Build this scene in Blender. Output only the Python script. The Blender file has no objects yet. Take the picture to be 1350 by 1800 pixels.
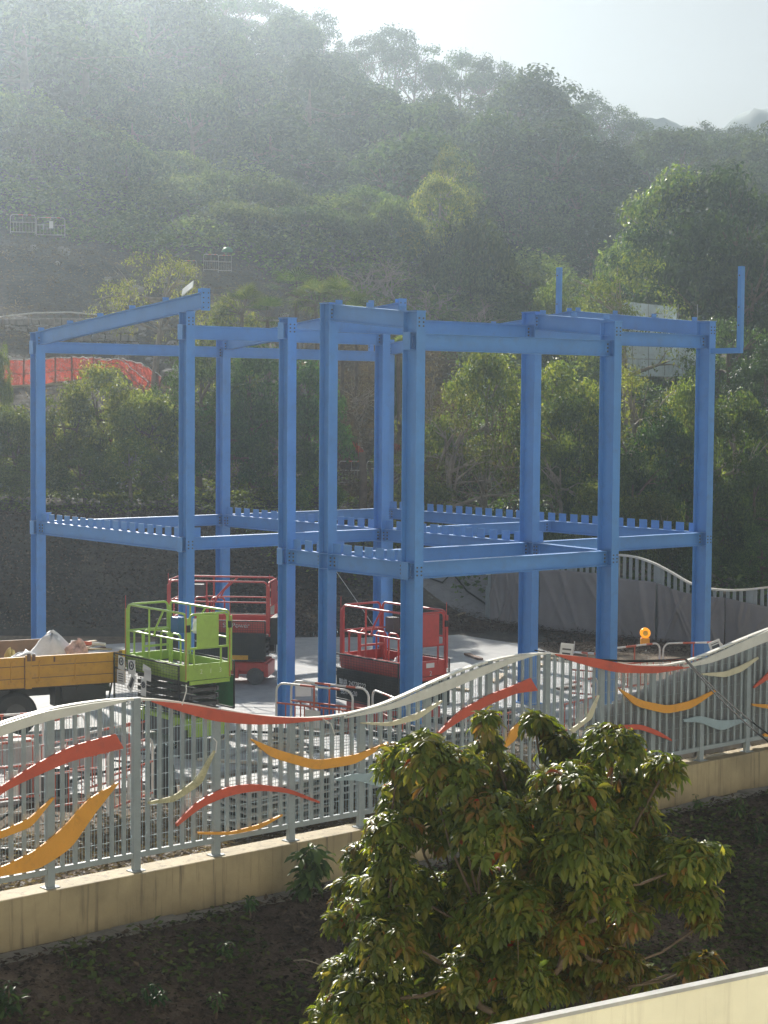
import bpy, math, random
import numpy as np
from mathutils import Vector, Matrix
random.seed(7); rng = np.random.default_rng(7)
S = bpy.context.scene
C = S.collection
# ------------------------------------------------------------------ camera
HC, F, PITCH, ROLL = 6.3, 3321.0, 0.0581, 0.0077
PW, PH = 1350.0, 1800.0
cp, sp, cr, sr = math.cos(PITCH), math.sin(PITCH), math.cos(ROLL), math.sin(ROLL)
FWD = Vector((0, cp, -sp)); UP0 = Vector((0, sp, cp)); RX0 = Vector((1, 0, 0))
RT = RX0*cr + UP0*sr; UPV = UP0*cr - RX0*sr
cam = bpy.data.cameras.new('camera'); camo = bpy.data.objects.new('camera', cam); C.objects.link(camo)
m = Matrix((RT, UPV, -FWD)).transposed().to_4x4(); m.translation = (0, 0, HC); camo.matrix_world = m
cam.sensor_fit = 'HORIZONTAL'; cam.sensor_width = 36; cam.lens = F/PW*36
cam.clip_start = 0.1; cam.clip_end = 20000
S.camera = camo
# ------------------------------------------------------------------ light
SUN_EL, SUN_AZ = math.radians(29), math.radians(-19)     # azimuth from +Y, negative = left
SD = Vector((math.sin(SUN_AZ)*math.cos(SUN_EL), math.cos(SUN_AZ)*math.cos(SUN_EL), math.sin(SUN_EL)))
w = bpy.data.worlds.new('World'); S.world = w; w.use_nodes = True
nt = w.node_tree; bg = nt.nodes['Background']
sky = nt.nodes.new('ShaderNodeTexSky'); sky.sky_type = 'NISHITA'; sky.sun_disc = False
sky.sun_elevation = SUN_EL; sky.sun_rotation = SUN_AZ
sky.air_density = 1.4; sky.dust_density = 0.25; sky.ozone_density = 1.0
hsv = nt.nodes.new('ShaderNodeHueSaturation'); hsv.inputs['Saturation'].default_value = .45
gam = nt.nodes.new('ShaderNodeGamma'); gam.inputs[1].default_value = .5   # gamma evens out sky brightness near the sun; no cloud modelled
nt.links.new(sky.outputs[0], gam.inputs[0]); nt.links.new(gam.outputs[0], hsv.inputs['Color'])
nt.links.new(hsv.outputs[0], bg.inputs[0]); bg.inputs[1].default_value = 0.097
sun = bpy.data.lights.new('sun', 'SUN'); sun.energy = 5.0; sun.angle = math.radians(0.5); sun.color = (1, .94, .84)
so = bpy.data.objects.new('sun', sun); C.objects.link(so); so.rotation_mode = 'QUATERNION'
so.rotation_quaternion = SD.to_track_quat('Z', 'Y'); so.location = (-30, 60, 60)
S.view_settings.view_transform = 'Standard'; S.view_settings.look = 'None'
S.view_settings.exposure = 0.93; S.view_settings.gamma = 1
S.cycles.max_bounces = 6; S.cycles.diffuse_bounces = 3; S.cycles.glossy_bounces = 2
S.cycles.transmission_bounces = 3; S.cycles.transparent_max_bounces = 8; S.cycles.volume_bounces = 2
HAZE_DENSITY, HAZE_G = 0.00135, 0.865
# ------------------------------------------------------------------ helpers
def ray(px, py):
    u, v = px - PW/2, py - PH/2
    return FWD + RT*(u/F) - UPV*(v/F)
def atY(px, py, Y):
    d = ray(px, py); return Vector((0, 0, HC)) + d*(Y/d.y)
def atZ(px, py, z):
    d = ray(px, py); return Vector((0, 0, HC)) + d*((z-HC)/d.z)
def zof(px, py, Y): return atY(px, py, Y).z
def tag(o, label=None, cat=None, group=None, kind=None):
    if label: o['label'] = label
    if cat: o['category'] = cat
    if group: o['group'] = group
    if kind: o['kind'] = kind
    return o
def empty(name, loc=(0, 0, 0), rz=0, label=None, cat=None, group=None):
    o = bpy.data.objects.new(name, None); C.objects.link(o); o.location = loc; o.rotation_euler = (0, 0, rz)
    o.empty_display_size = .2
    return tag(o, label, cat, group)
def link(name, me, parent=None):
    o = bpy.data.objects.new(name, me); C.objects.link(o)
    if parent: o.parent = parent
    return o
def copy_tree(o, parent=None):
    c = o.copy(); C.objects.link(c)
    if parent: c.parent = parent
    for ch in [x for x in kids.get(o.name, [])]: copy_tree(ch, c)
    return c
kids = {}
def index_kids():
    kids.clear()
    for o in S.objects:
        if o.parent: kids.setdefault(o.parent.name, []).append(o)
class MB:
    def __init__(s): s.v = []; s.f = []; s.sm = []
    def add(s, vs, fs, smooth=False):
        n = len(s.v); s.v += [tuple(v) for v in vs]; s.f += [tuple(i+n for i in f) for f in fs]; s.sm += [smooth]*len(fs)
    def box(s, c, d, M=None):
        x, y, z = d[0]/2, d[1]/2, d[2]/2
        vs = [Vector((i*x, j*y, k*z)) for i in (-1, 1) for j in (-1, 1) for k in (-1, 1)]
        if M is not None: vs = [M @ v for v in vs]
        c = Vector(c); s.add([v+c for v in vs], [(0, 1, 3, 2), (4, 6, 7, 5), (0, 4, 5, 1), (2, 3, 7, 6), (0, 2, 6, 4), (1, 5, 7, 3)])
        return s
    def b2(s, x0, x1, y0, y1, z0, z1): return s.box(((x0+x1)/2, (y0+y1)/2, (z0+z1)/2), (abs(x1-x0), abs(y1-y0), abs(z1-z0)))
    def bar(s, a, b, w, h, up=Vector((0, 0, 1))):
        a, b = Vector(a), Vector(b); d = (b-a); L = d.length; d.normalize()
        if abs(d.dot(up)) > .99: up = Vector((1, 0, 0))
        sd = d.cross(up).normalized(); u = sd.cross(d)
        M = Matrix((d, sd, u)).transposed()
        return s.box((a+b)/2, (L, w, h), M)
    def prof(s, a, b, poly, up=Vector((0, 0, 1))):      # extrude closed 2D profile (side,up) from a to b
        a, b = Vector(a), Vector(b); d = (b-a).normalized()
        if abs(d.dot(up)) > .99: raise ValueError
        sd = d.cross(up).normalized(); u = sd.cross(d); n = len(poly)
        vs = [a+sd*p[0]+u*p[1] for p in poly]+[b+sd*p[0]+u*p[1] for p in poly]
        fs = [(i, (i+1) % n, n+(i+1) % n, n+i) for i in range(n)]+[tuple(range(n))[::-1], tuple(range(n, 2*n))]
        s.add(vs, fs); return s
    def ibeam(s, a, b, h, w, tf=.014, tw=.01, up=Vector((0, 0, 1)), top=True):
        # a,b on the TOP line of the beam (top=True) or its axis
        o = -h/2 if top else 0
        H, W = h/2, w/2
        p = [(-W, -H), (W, -H), (W, -H+tf), (tw/2, -H+tf), (tw/2, H-tf), (W, H-tf), (W, H), (-W, H), (-W, H-tf), (-tw/2, H-tf), (-tw/2, -H+tf), (-W, -H+tf)]
        return s.prof(a, b, [(x, y+o) for x, y in p], up)
    def tube(s, pts, r, n=8, cap=True, r2=None):
        pts = [Vector(p) for p in pts]; k = len(pts)
        t0 = (pts[1]-pts[0]).normalized(); ref = Vector((0, 0, 1)) if abs(t0.z) < .9 else Vector((1, 0, 0))
        vs = []; nrm = t0.cross(ref).normalized()
        for i, p in enumerate(pts):
            t = (pts[min(i+1, k-1)]-pts[max(i-1, 0)])
            if t.length < 1e-9: t = t0
            t.normalize(); nrm = (nrm-t*nrm.dot(t)).normalized(); bn = t.cross(nrm)
            rr = r[i] if isinstance(r, (list, tuple)) else (r if r2 is None else r+(r2-r)*i/(k-1))
            for j in range(n):
                a = 2*math.pi*j/n; vs.append(p+nrm*(rr*math.cos(a))+bn*(rr*math.sin(a)))
        fs = [(i*n+j, i*n+(j+1) % n, (i+1)*n+(j+1) % n, (i+1)*n+j) for i in range(k-1) for j in range(n)]
        s.add(vs, fs, True)
        if cap: s.add([vs[j] for j in range(n)], [tuple(range(n))[::-1]]); s.add([vs[(k-1)*n+j] for j in range(n)], [tuple(range(n))])
        return s
    def cyl(s, a, b, r, n=20): return s.tube([a, b], r, n)
    def sheet(s, fn, nu, nv, smooth=True):
        vs = [fn(i/nu, j/nv) for i in range(nu+1) for j in range(nv+1)]
        fs = [(i*(nv+1)+j, (i+1)*(nv+1)+j, (i+1)*(nv+1)+j+1, i*(nv+1)+j+1) for i in range(nu) for j in range(nv)]
        s.add(vs, fs, smooth); return s
    def extr(s, outline, O, A, B, N, t):  # outline in plane axes A,B at O, thickness t along N
        n = len(outline); f = [O+A*p[0]+B*p[1] for p in outline]; bk = [p+N*t for p in f]
        s.add(f+bk, [tuple(range(n)), tuple(range(2*n-1, n-1, -1))]+[(i, n+i, n+(i+1) % n, (i+1) % n) for i in range(n)]); return s
    def mesh(s, name, mat, bevel=0):
        me = bpy.data.meshes.new(name); me.from_pydata(s.v, [], s.f)
        me.polygons.foreach_set('use_smooth', s.sm); me.materials.append(mat); me.update(); return me
    def build(s, name, mat, parent=None, solid=0, bevel=0):
        o = link(name, s.mesh(name, mat), parent)
        if solid: md = o.modifiers.new('sol', 'SOLIDIFY'); md.thickness = solid
        if bevel:
            md = o.modifiers.new('bev', 'BEVEL'); md.width = bevel; md.segments = 2; md.limit_method = 'ANGLE'
        return o
def rrect(x0, x1, z0, z1, r, n=6, bottom=False):   # open rounded arch path in xz
    P = [(x0, z0)]
    for k in range(n+1): a = math.pi-k/n*math.pi/2; P.append((x0+r+r*math.cos(a), z1-r+r*math.sin(a)))
    for k in range(n+1): a = math.pi/2-k/n*math.pi/2; P.append((x1-r+r*math.cos(a), z1-r+r*math.sin(a)))
    P.append((x1, z0)); return P
# fast numpy noise
_perm = rng.random((64, 64))
def vnoise(x, y):
    xi = np.floor(x).astype(int); yi = np.floor(y).astype(int); fx = x-xi; fy = y-yi
    fx = fx*fx*(3-2*fx); fy = fy*fy*(3-2*fy)
    g = lambda a, b: _perm[a % 64, b % 64]
    return (g(xi, yi)*(1-fx)+g(xi+1, yi)*fx)*(1-fy)+(g(xi, yi+1)*(1-fx)+g(xi+1, yi+1)*fx)*fy
def fbm(x, y, o=4):
    s = 0; a = 1; t = 0
    for i in range(o): s = s+a*(vnoise(x+17*i, y+31*i)-.5); t += a; a *= .5; x = x*2.03; y = y*2.03
    return s/t*2
def npmesh(name, V, Q, mat, smooth=False):
    me = bpy.data.meshes.new(name); nf, k = Q.shape
    me.vertices.add(len(V)); me.vertices.foreach_set('co', np.ascontiguousarray(V, dtype=np.float32).ravel())
    me.loops.add(nf*k); me.loops.foreach_set('vertex_index', np.ascontiguousarray(Q, dtype=np.int32).ravel())
    me.polygons.add(nf); me.polygons.foreach_set('loop_start', np.arange(0, nf*k, k, dtype=np.int32))
    me.polygons.foreach_set('use_smooth', np.full(nf, smooth)); me.materials.append(mat); me.update(calc_edges=True); me.validate(); return me
# ------------------------------------------------------------------ materials
def N(nt, t, **k):
    n = nt.nodes.new(t)
    for a, b in k.items(): setattr(n, a, b)
    return n
def ramp(nt, fac, stops):
    r = N(nt, 'ShaderNodeValToRGB'); e = r.color_ramp.elements
    while len(e) < len(stops): e.new(.5)
    for i, (p, c) in enumerate(stops): e[i].position = p; e[i].color = (*c, 1)
    nt.links.new(fac, r.inputs[0]); return r.outputs[0]
def noise(nt, scale, detail=5, rough=.6, vec=None, coord='Object'):
    n = N(nt, 'ShaderNodeTexNoise'); n.inputs['Scale'].default_value = scale; n.inputs['Detail'].default_value = detail; n.inputs['Roughness'].default_value = rough
    if vec is None:
        t = N(nt, 'ShaderNodeTexCoord'); vec = t.outputs[coord]
    nt.links.new(vec, n.inputs['Vector']); return n.outputs['Fac']
def mixc(nt, f, a, b, mode='MIX'):
    x = N(nt, 'ShaderNodeMix', data_type='RGBA', blend_type=mode)
    for i, v in ((0, f), (6, a), (7, b)):
        if isinstance(v, (int, float)): x.inputs[i].default_value = v
        elif isinstance(v, tuple): x.inputs[i].default_value = (*v, 1)
        else: nt.links.new(v, x.inputs[i])
    return x.outputs[2]
def newmat(name):
    m = bpy.data.materials.new(name); m.use_nodes = True; return m, m.node_tree, m.node_tree.nodes['Principled BSDF']
def mul(c, k): return tuple(min(1, x*k) for x in c)
def paint(name, c, rough=.5, var=.25, scale=3, dirt=(.12, .1, .08), dirtamt=.35, metal=0, bump=.15, bscale=40, streak=0):
    m, nt, b = newmat(name)
    f = noise(nt, scale, 6); col = ramp(nt, f, [(.3, mul(c, 1-var)), (.7, mul(c, 1+var))])
    f2 = noise(nt, scale*3.7, 8, .7)
    if streak:
        tc = N(nt, 'ShaderNodeTexCoord'); mp = N(nt, 'ShaderNodeMapping'); nt.links.new(tc.outputs['Object'], mp.inputs[0]); mp.inputs['Scale'].default_value = (6, 6, streak)
        f2 = noise(nt, 1.5, 7, .65, vec=mp.outputs[0])
    r = N(nt, 'ShaderNodeMapRange'); nt.links.new(f2, r.inputs[0]); r.inputs[1].default_value = .52; r.inputs[2].default_value = .75; r.inputs[4].default_value = dirtamt
    col = mixc(nt, r.outputs[0], col, dirt); nt.links.new(col, b.inputs['Base Color'])
    b.inputs['Roughness'].default_value = rough; b.inputs['Metallic'].default_value = metal
    if name in ('blue_steel', 'lime_paint', 'lift_red'): b.inputs['Coat Weight'].default_value = .6; b.inputs['Coat Roughness'].default_value = .4
    if bump:
        bp = N(nt, 'ShaderNodeBump'); bp.inputs['Strength'].default_value = bump; bp.inputs['Distance'].default_value = .02
        nt.links.new(noise(nt, bscale, 6, .7), bp.inputs['Height']); nt.links.new(bp.outputs[0], b.inputs['Normal'])
    return m
def leafmat(name, c1, c2, c3, odd=None, trans=.4, rough=.42, hue=.0, spec=.4, vary=(.65, 1.5)):
    m, nt, b = newmat(name)
    g = N(nt, 'ShaderNodeNewGeometry'); oi = N(nt, 'ShaderNodeObjectInfo')
    col = ramp(nt, g.outputs['Random Per Island'], [(0, c1), (.5, c2), (1, c3)]) if not odd else ramp(nt, g.outputs['Random Per Island'], [(0, c1), (.5, c2), (.99, c3), (.997, odd)])
    h = N(nt, 'ShaderNodeHueSaturation'); nt.links.new(col, h.inputs['Color'])
    mr = N(nt, 'ShaderNodeMapRange'); nt.links.new(oi.outputs['Random'], mr.inputs[0]); mr.inputs[3].default_value = .475+hue; mr.inputs[4].default_value = .52+hue; nt.links.new(mr.outputs[0], h.inputs['Hue'])
    mv = N(nt, 'ShaderNodeMapRange'); tc = N(nt, 'ShaderNodeTexCoord')
    nt.links.new(noise(nt, .9, 3, .5), mv.inputs[0]); mv.inputs[1].default_value = .3; mv.inputs[2].default_value = .7; mv.inputs[3].default_value = .7; mv.inputs[4].default_value = 1.35
    wn = N(nt, 'ShaderNodeTexWhiteNoise', noise_dimensions='1D'); nt.links.new(oi.outputs['Random'], wn.inputs['W']); mo = N(nt, 'ShaderNodeMapRange'); nt.links.new(wn.outputs['Value'], mo.inputs[0]); mo.inputs[3].default_value, mo.inputs[4].default_value = vary
    mm = N(nt, 'ShaderNodeMath', operation='MULTIPLY'); nt.links.new(mv.outputs[0], mm.inputs[0]); nt.links.new(mo.outputs[0], mm.inputs[1]); nt.links.new(mm.outputs[0], h.inputs['Value'])
    nt.links.new(h.outputs[0], b.inputs['Base Color']); b.inputs['Roughness'].default_value = rough; b.inputs['Specular IOR Level'].default_value = spec
    t = N(nt, 'ShaderNodeBsdfTranslucent'); br = mixc(nt, 1.0, h.outputs[0], (2.3, 2.15, .95), 'MULTIPLY'); nt.links.new(br, t.inputs[0])
    mx = N(nt, 'ShaderNodeMixShader'); mx.inputs[0].default_value = trans; nt.links.new(b.outputs[0], mx.inputs[1]); nt.links.new(t.outputs[0], mx.inputs[2])
    nt.links.new(mx.outputs[0], nt.nodes['Material Output'].inputs[0]); return m
BLUE = paint('blue_steel', (.075, .255, .62), .42, .1, 1.2, (.09, .14, .25), .3, bump=.06, bscale=60)
FGREY = paint('fence_grey', (.3, .34, .36), .5, .12, 2.5, (.2, .2, .18), .3, bump=.08)
RED = paint('red_paint', (.6, .1, .05), .55, .12, 2, (.22, .06, .05), .4)
ORANGE = paint('orange_paint', (.8, .36, .04), .55, .1, 2, (.35, .17, .05), .4)
CREAM = paint('cream_paint', (.66, .6, .42), .5, .1, 2, (.35, .3, .2), .45)
WHITE = paint('white_paint', (.72, .70, .64), .45, .08, 2, (.4, .37, .3), .35)
PALEBLUE = paint('pale_blue_paint', (.34, .43, .47), .45, .1, 2)
MOSSY = paint('mossy_cream', (.5, .46, .28), .7, .25, 9, (.16, .17, .09), .9)
CURB = paint('yellow_wall', (.35, .28, .165), .75, .25, 1.2, (.07, .055, .04), 1.0, bump=.3, streak=.35)
PARA = paint('parapet_paint', (.84, .8, .62), .7, .08, 1.5, (.5, .45, .34), .5, streak=.4)  # streaks stand for stains and for dappled shade put into the colour
PARATOP = paint('parapet_top', (.4, .4, .39), .75, .2, 3, (.35, .33, .3), .5)  # capping greyed and mottled to stand in for dappled tree shade
CONC = paint('concrete', (.46, .47, .48), .8, .12, .6, (.3, .28, .25), .6, bump=.3, bscale=12)
DARKCONC = paint('old_concrete', (.2, .19, .17), .85, .3, 3, (.08, .07, .06), .7, bump=.5, bscale=15)
LGREEN = paint('lime_paint', (.36, .56, .07), .42, .1, 3, (.2, .28, .06), .4)
LRED = paint('lift_red', (.52, .045, .04), .42, .12, 3, (.2, .04, .03), .4)
BLACK = paint('black_metal', (.025, .027, .03), .5, .3, 3, (.07, .06, .05), .5)
DGREY = paint('dark_grey', (.09, .09, .095), .6, .2, 4, (.16, .14, .12), .5)
RUBBER = paint('rubber', (.1, .1, .1), .8, .2, 5, (.2, .18, .16), .6)
YEL = paint('truck_yellow', (.6, .31, .03), .5, .1, 3, (.3, .15, .05), .6, bump=.15)
RUST = paint('rust', (.16, .09, .06), .8, .3, 5)
WOOD = paint('timber', (.42, .33, .22), .75, .25, 5, (.18, .13, .09), .6)
PAPER = paint('paper', (.75, .76, .76), .6, .05, 5, (.5, .5, .5), .2, bump=0)
MARK = paint('marking', (.06, .07, .09), .6, .1, 5, bump=0)
TXTW = paint('white_lettering', (.7, .72, .72), .6, .1, 5, (.3, .3, .3), .4, bump=0)
TXTY = paint('pale_lettering', (.75, .85, .5), .6, .1, 5, bump=0)
BARW = paint('barrier_white', (.72, .7, .68), .4, .08, 4, (.3, .25, .2), .4)
BARR = paint('barrier_red', (.55, .12, .07), .45, .12, 4, (.25, .1, .06), .4)
BLUEP = paint('blue_plastic', (.03, .12, .35), .4, .1, 4)
GREENP = paint('green_metal', (.05, .22, .1), .5, .15, 4)
SACK = paint('white_sack', (.75, .75, .77), .55, .08, 6, (.5, .48, .44), .4, bump=.3)
TARP = paint('tarpaulin', (.22, .21, .22), .6, .12, .8, (.22, .2, .19), .5, bump=.3, bscale=8)
GEO = paint('geotextile', (.22, .22, .23), .8, .2, 1.2, (.1, .09, .09), .8, bump=.6, bscale=6)
NET = paint('orange_net', (.75, .07, .03), .6, .15, 4, (.4, .06, .03), .3)
BARK = paint('bark', (.12, .085, .06), .9, .35, 6, (.05, .04, .03), .6, bump=.8, bscale=25)
BARKL = paint('pale_bark', (.26, .22, .18), .9, .3, 5, (.1, .08, .06), .5, bump=.5)
BARKR = paint('reddish_bark', (.2, .1, .06), .85, .3, 6, (.08, .05, .03), .5, bump=.5)
STONE = paint('stone', (.26, .24, .22), .9, .35, 2.5, (.1, .09, .08), .7, bump=.8, bscale=6)
CABLE = paint('cable', (.015, .015, .015), .95, .1, 3, bump=0)
SHEDM = paint('corrugated', (.72, .8, .84), .5, .12, 1.5, (.25, .25, .25), .5, bump=.1)
BEIGE = paint('beige_board', (.5, .43, .34), .7, .1, 2)
def dirtmat(name, stops, s1=.35, s2=6, bump=.8, bd=.08, rough=.95):
    m, nt, b = newmat(name)
    a = noise(nt, s1, 6, .65); c = noise(nt, s2, 9, .75)
    mx = N(nt, 'ShaderNodeMath', operation='MULTIPLY_ADD'); nt.links.new(a, mx.inputs[0]); mx.inputs[1].default_value = .55
    m2 = N(nt, 'ShaderNodeMath', operation='MULTIPLY'); nt.links.new(c, m2.inputs[0]); m2.inputs[1].default_value = .45; nt.links.new(m2.outputs[0], mx.inputs[2])
    nt.links.new(ramp(nt, mx.outputs[0], stops), b.inputs['Base Color']); b.inputs['Roughness'].default_value = rough; b.inputs['Specular IOR Level'].default_value = .2
    bp = N(nt, 'ShaderNodeBump'); bp.inputs['Strength'].default_value = bump; bp.inputs['Distance'].default_value = bd
    nt.links.new(c, bp.inputs['Height']); nt.links.new(bp.outputs[0], b.inputs['Normal']); return m
DIRT = dirtmat('dirt', [(.38, (.09, .065, .048)), (.5, (.17, .13, .095)), (.62, (.28, .23, .17))], .5, 6)
BANK = dirtmat('hill_soil', [(.38, (.035, .033, .032)), (.5, (.075, .068, .06)), (.64, (.15, .13, .105))], .25, 5)
LITTER = dirtmat('leaf_litter', [(.4, (.045, .033, .028)), (.5, (.1, .073, .06)), (.6, (.19, .145, .115))], .8, 25)
FARH = dirtmat('far_hill_rock', [(.4, (.16, .2, .21)), (.6, (.22, .26, .26))], .01, .1)  # pale blue-grey base colour stands in for distance haze
SLABM = dirtmat('slab_concrete', [(.36, (.25, .25, .26)), (.5, (.35, .355, .36)), (.64, (.46, .46, .45))], .25, 3, .25, .02, .75)
L_DARK = leafmat('leaf_dark', (.018, .045, .012), (.03, .07, .018), (.06, .11, .026), trans=.3, rough=.5, spec=.3)
L_OLIVE = leafmat('leaf_olive', (.045, .07, .015), (.08, .11, .024), (.15, .17, .045), trans=.42, rough=.5, spec=.3)
L_LIGHT = leafmat('leaf_light', (.042, .08, .013), (.075, .12, .02), (.15, .18, .04), trans=.42, rough=.5, spec=.3)
L_FOREST = leafmat('leaf_forest', (.018, .04, .017), (.034, .066, .024), (.064, .102, .036), trans=.22, rough=.75, spec=.12)
L_SHADE = leafmat('leaf_understorey', (.008, .018, .008), (.014, .028, .012), (.022, .04, .016), trans=.1, rough=.8, spec=.08)  # extra dark leaves paint the shadow gaps between forest crowns
L_VINE = leafmat('leaf_vine', (.035, .065, .02), (.055, .095, .028), (.1, .14, .04), trans=.35, rough=.7, spec=.12)
L_BROWN = leafmat('leaf_dry', (.05, .04, .028), (.085, .068, .045), (.14, .115, .075), trans=.2, rough=.85, spec=.08)
L_PALM = leafmat('leaf_palm', (.03, .06, .013), (.055, .09, .02), (.1, .13, .036), trans=.3, rough=.8, spec=.05)
L_LITTER = leafmat('leaf_litter_pieces', (.035, .024, .02), (.07, .05, .04), (.17, .13, .10), trans=.05, rough=.8, spec=.1)
L_FRONT = leafmat('leaf_front', (.05, .08, .01), (.095, .13, .016), (.19, .18, .03), vary=(1, 1), odd=(.2, .05, .01), trans=.42, rough=.4, spec=.35)
L_YOUNG = leafmat('leaf_young', (.1, .1, .015), (.13, .12, .02), (.18, .1, .02), odd=(.3, .04, .01), trans=.4, rough=.32, vary=(1, 1))
L_IVY = leafmat('leaf_ground', (.025, .045, .014), (.045, .07, .02), (.08, .1, .035), trans=.2, rough=.7, spec=.12)
# ------------------------------------------------------------------ terrain
PXK = np.array([-600, 0, 300, 600, 900, 1150, 1350, 1900.])
YK = np.array([50, 54, 58, 64, 72, 84, 95, 103, 112, 130, 150, 170, 185, 210, 260.])
TZ = np.minimum(52, np.array([
 [0, 3.0, 3.4, 5.0, 8.2, 13, 18.5, 22, 23, 30, 38, 46, 53, 62, 72],
 [0, 3.0, 3.4, 5.0, 8.2, 13, 18.0, 21.5, 22, 28, 35, 43, 49, 56, 64],
 [0, 2.9, 3.4, 4.8, 7.5, 11.5, 15.5, 18.5, 19, 24.5, 31.5, 39, 45, 50, 54],
 [0, .6, 3.0, 4.2, 6.3, 9.7, 13.8, 15.4, 14.8, 20, 26, 31.5, 32, 28, 20],
 [0, .1, .8, 3.0, 5.0, 7.5, 10.5, 12.5, 12.5, 18, 23.5, 27.5, 28, 24, 15],
 [0, .1, .7, 2.2, 4.0, 6.5, 8.5, 9.8, 11, 16, 20.5, 24, 24.5, 21, 12],
 [0, .1, .6, 1.8, 3.5, 6.0, 8.0, 9.3, 10.5, 15.5, 20, 24, 24.5, 21, 11],
 [0, .1, .6, 1.5, 3.0, 5.0, 7.0, 8.3, 9.5, 14, 18, 22, 23, 19, 9]], dtype=float))
def hill(X, Y):
    X = np.asarray(X, float); Y = np.asarray(Y, float)
    p = 675+F*X/np.maximum(Y, 1); p = np.clip(p, PXK[0], PXK[-1]); y = np.clip(Y, YK[0], YK[-1])
    i = np.clip(np.searchsorted(PXK, p)-1, 0, len(PXK)-2); j = np.clip(np.searchsorted(YK, y)-1, 0, len(YK)-2)
    a = (p-PXK[i])/(PXK[i+1]-PXK[i]); b = (y-YK[j])/(YK[j+1]-YK[j])
    a = a*a*(3-2*a)
    z = (TZ[i, j]*(1-a)+TZ[i+1, j]*a)*(1-b)+(TZ[i, j+1]*(1-a)+TZ[i+1, j+1]*a)*b
    amp = np.clip((Y-53)/20, 0, 1)*.45+np.clip((Y-80)/40, 0, 1)*1.2
    return z+fbm(X*.16, Y*.16, 4)*amp
# fence line
ZF = 0.15
FA, FB = atZ(88, 1560, ZF), atZ(1312, 1321, ZF)
FD = (FB-FA); FLEN = FD.length; FD.normalize(); FN = Vector((-FD.y, FD.x, 0))   # FN points away from camera
if FN.y < 0: FN = -FN
def fn_dist(X, Y): return (X-FA.x)*FN.x+(Y-FA.y)*FN.y
def terr(X, Y):
    X = np.asarray(X, float); Y = np.asarray(Y, float)
    n = fn_dist(X, Y)
    site = np.where(n < 3.2, -.28+np.clip((n-2.6)/.6, 0, 1)*.22, -.06)
    z = np.where(Y > 50, hill(X, Y)-.06, site)
    front = -.50-np.clip(-n-.7, 0, 12)*.55+fbm(X*.5, Y*.5, 3)*.12*np.clip(-n-.6, 0, 1)
    return np.where(n < .05, front, z)
def tz(x, y): return float(terr(x, y))
ys = np.unique(np.concatenate([np.linspace(6, 48, 190), np.linspace(48, 66, 70), np.linspace(66, 130, 90), np.linspace(130, 260, 70)]))
aa = np.linspace(-.42, .42, 260)
YY, AA = np.meshgrid(ys, aa, indexing='ij'); XX = AA*YY
# make rows hug the fence so the step stays crisp
ZZ = terr(XX, YY)
V = np.stack([XX, YY, ZZ], -1).reshape(-1, 3); n1, n2 = XX.shape
idx = np.arange(n1*n2).reshape(n1, n2)
Q = np.stack([idx[:-1, :-1], idx[:-1, 1:], idx[1:, 1:], idx[1:, :-1]], -1).reshape(-1, 4)
# three sheets with their own soils
cx = V[Q].mean(1); nd = fn_dist(cx[:, 0], cx[:, 1])
def sub(name, mask, mat, label=None):
    q = Q[mask]; u, inv = np.unique(q, return_inverse=True)
    o = link(name, npmesh(name, V[u], inv.reshape(q.shape), mat, True)); tag(o, label, kind='structure'); return o
sub('hillside', (cx[:, 1] > 50.2), BANK)
sub('ground', (cx[:, 1] <= 50.2) & (nd > -.2), DIRT)
sub('planted_slope', (cx[:, 1] <= 50.2) & (nd <= -.2), LITTER)
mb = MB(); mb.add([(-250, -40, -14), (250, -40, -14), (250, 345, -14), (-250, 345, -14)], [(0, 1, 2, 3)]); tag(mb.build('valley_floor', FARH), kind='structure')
# far mountains
def mountain(name, Y, pts, depth):
    nx = 60
    px = np.linspace(pts[0][0], pts[-1][0], nx); py = np.interp(px, [p[0] for p in pts], [p[1] for p in pts])
    V = []; rows = 14
    for r in range(rows+1):
        t = r/rows
        for k in range(nx):
            p = atY(px[k], py[k], Y); z = p.z*math.sin(math.pi*min(1, t*1.0))**.8 if t < .5 else p.z*math.cos((t-.5)*math.pi)
            z += float(fbm(np.array(px[k]*.03), np.array(t*6.), 4))*p.z*.05*(1 if t != .5 else .4)
            V.append((p.x*(1+(t-.5)*depth/Y), Y+(t-.5)*depth, z-14*(t in (0, 1))))
    V = np.array(V); i = np.arange((rows+1)*nx).reshape(rows+1, nx)
    Q = np.stack([i[:-1, :-1], i[:-1, 1:], i[1:, 1:], i[1:, :-1]], -1).reshape(-1, 4)
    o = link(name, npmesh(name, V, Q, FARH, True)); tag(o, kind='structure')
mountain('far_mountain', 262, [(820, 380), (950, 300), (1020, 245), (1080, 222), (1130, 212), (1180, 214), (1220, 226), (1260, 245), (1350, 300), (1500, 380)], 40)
mountain('far_peak', 310, [(1000, 380), (1180, 280), (1240, 240), (1290, 212), (1330, 190), (1370, 176), (1430, 150), (1500, 140), (1600, 170), (1800, 260)], 60)
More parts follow.
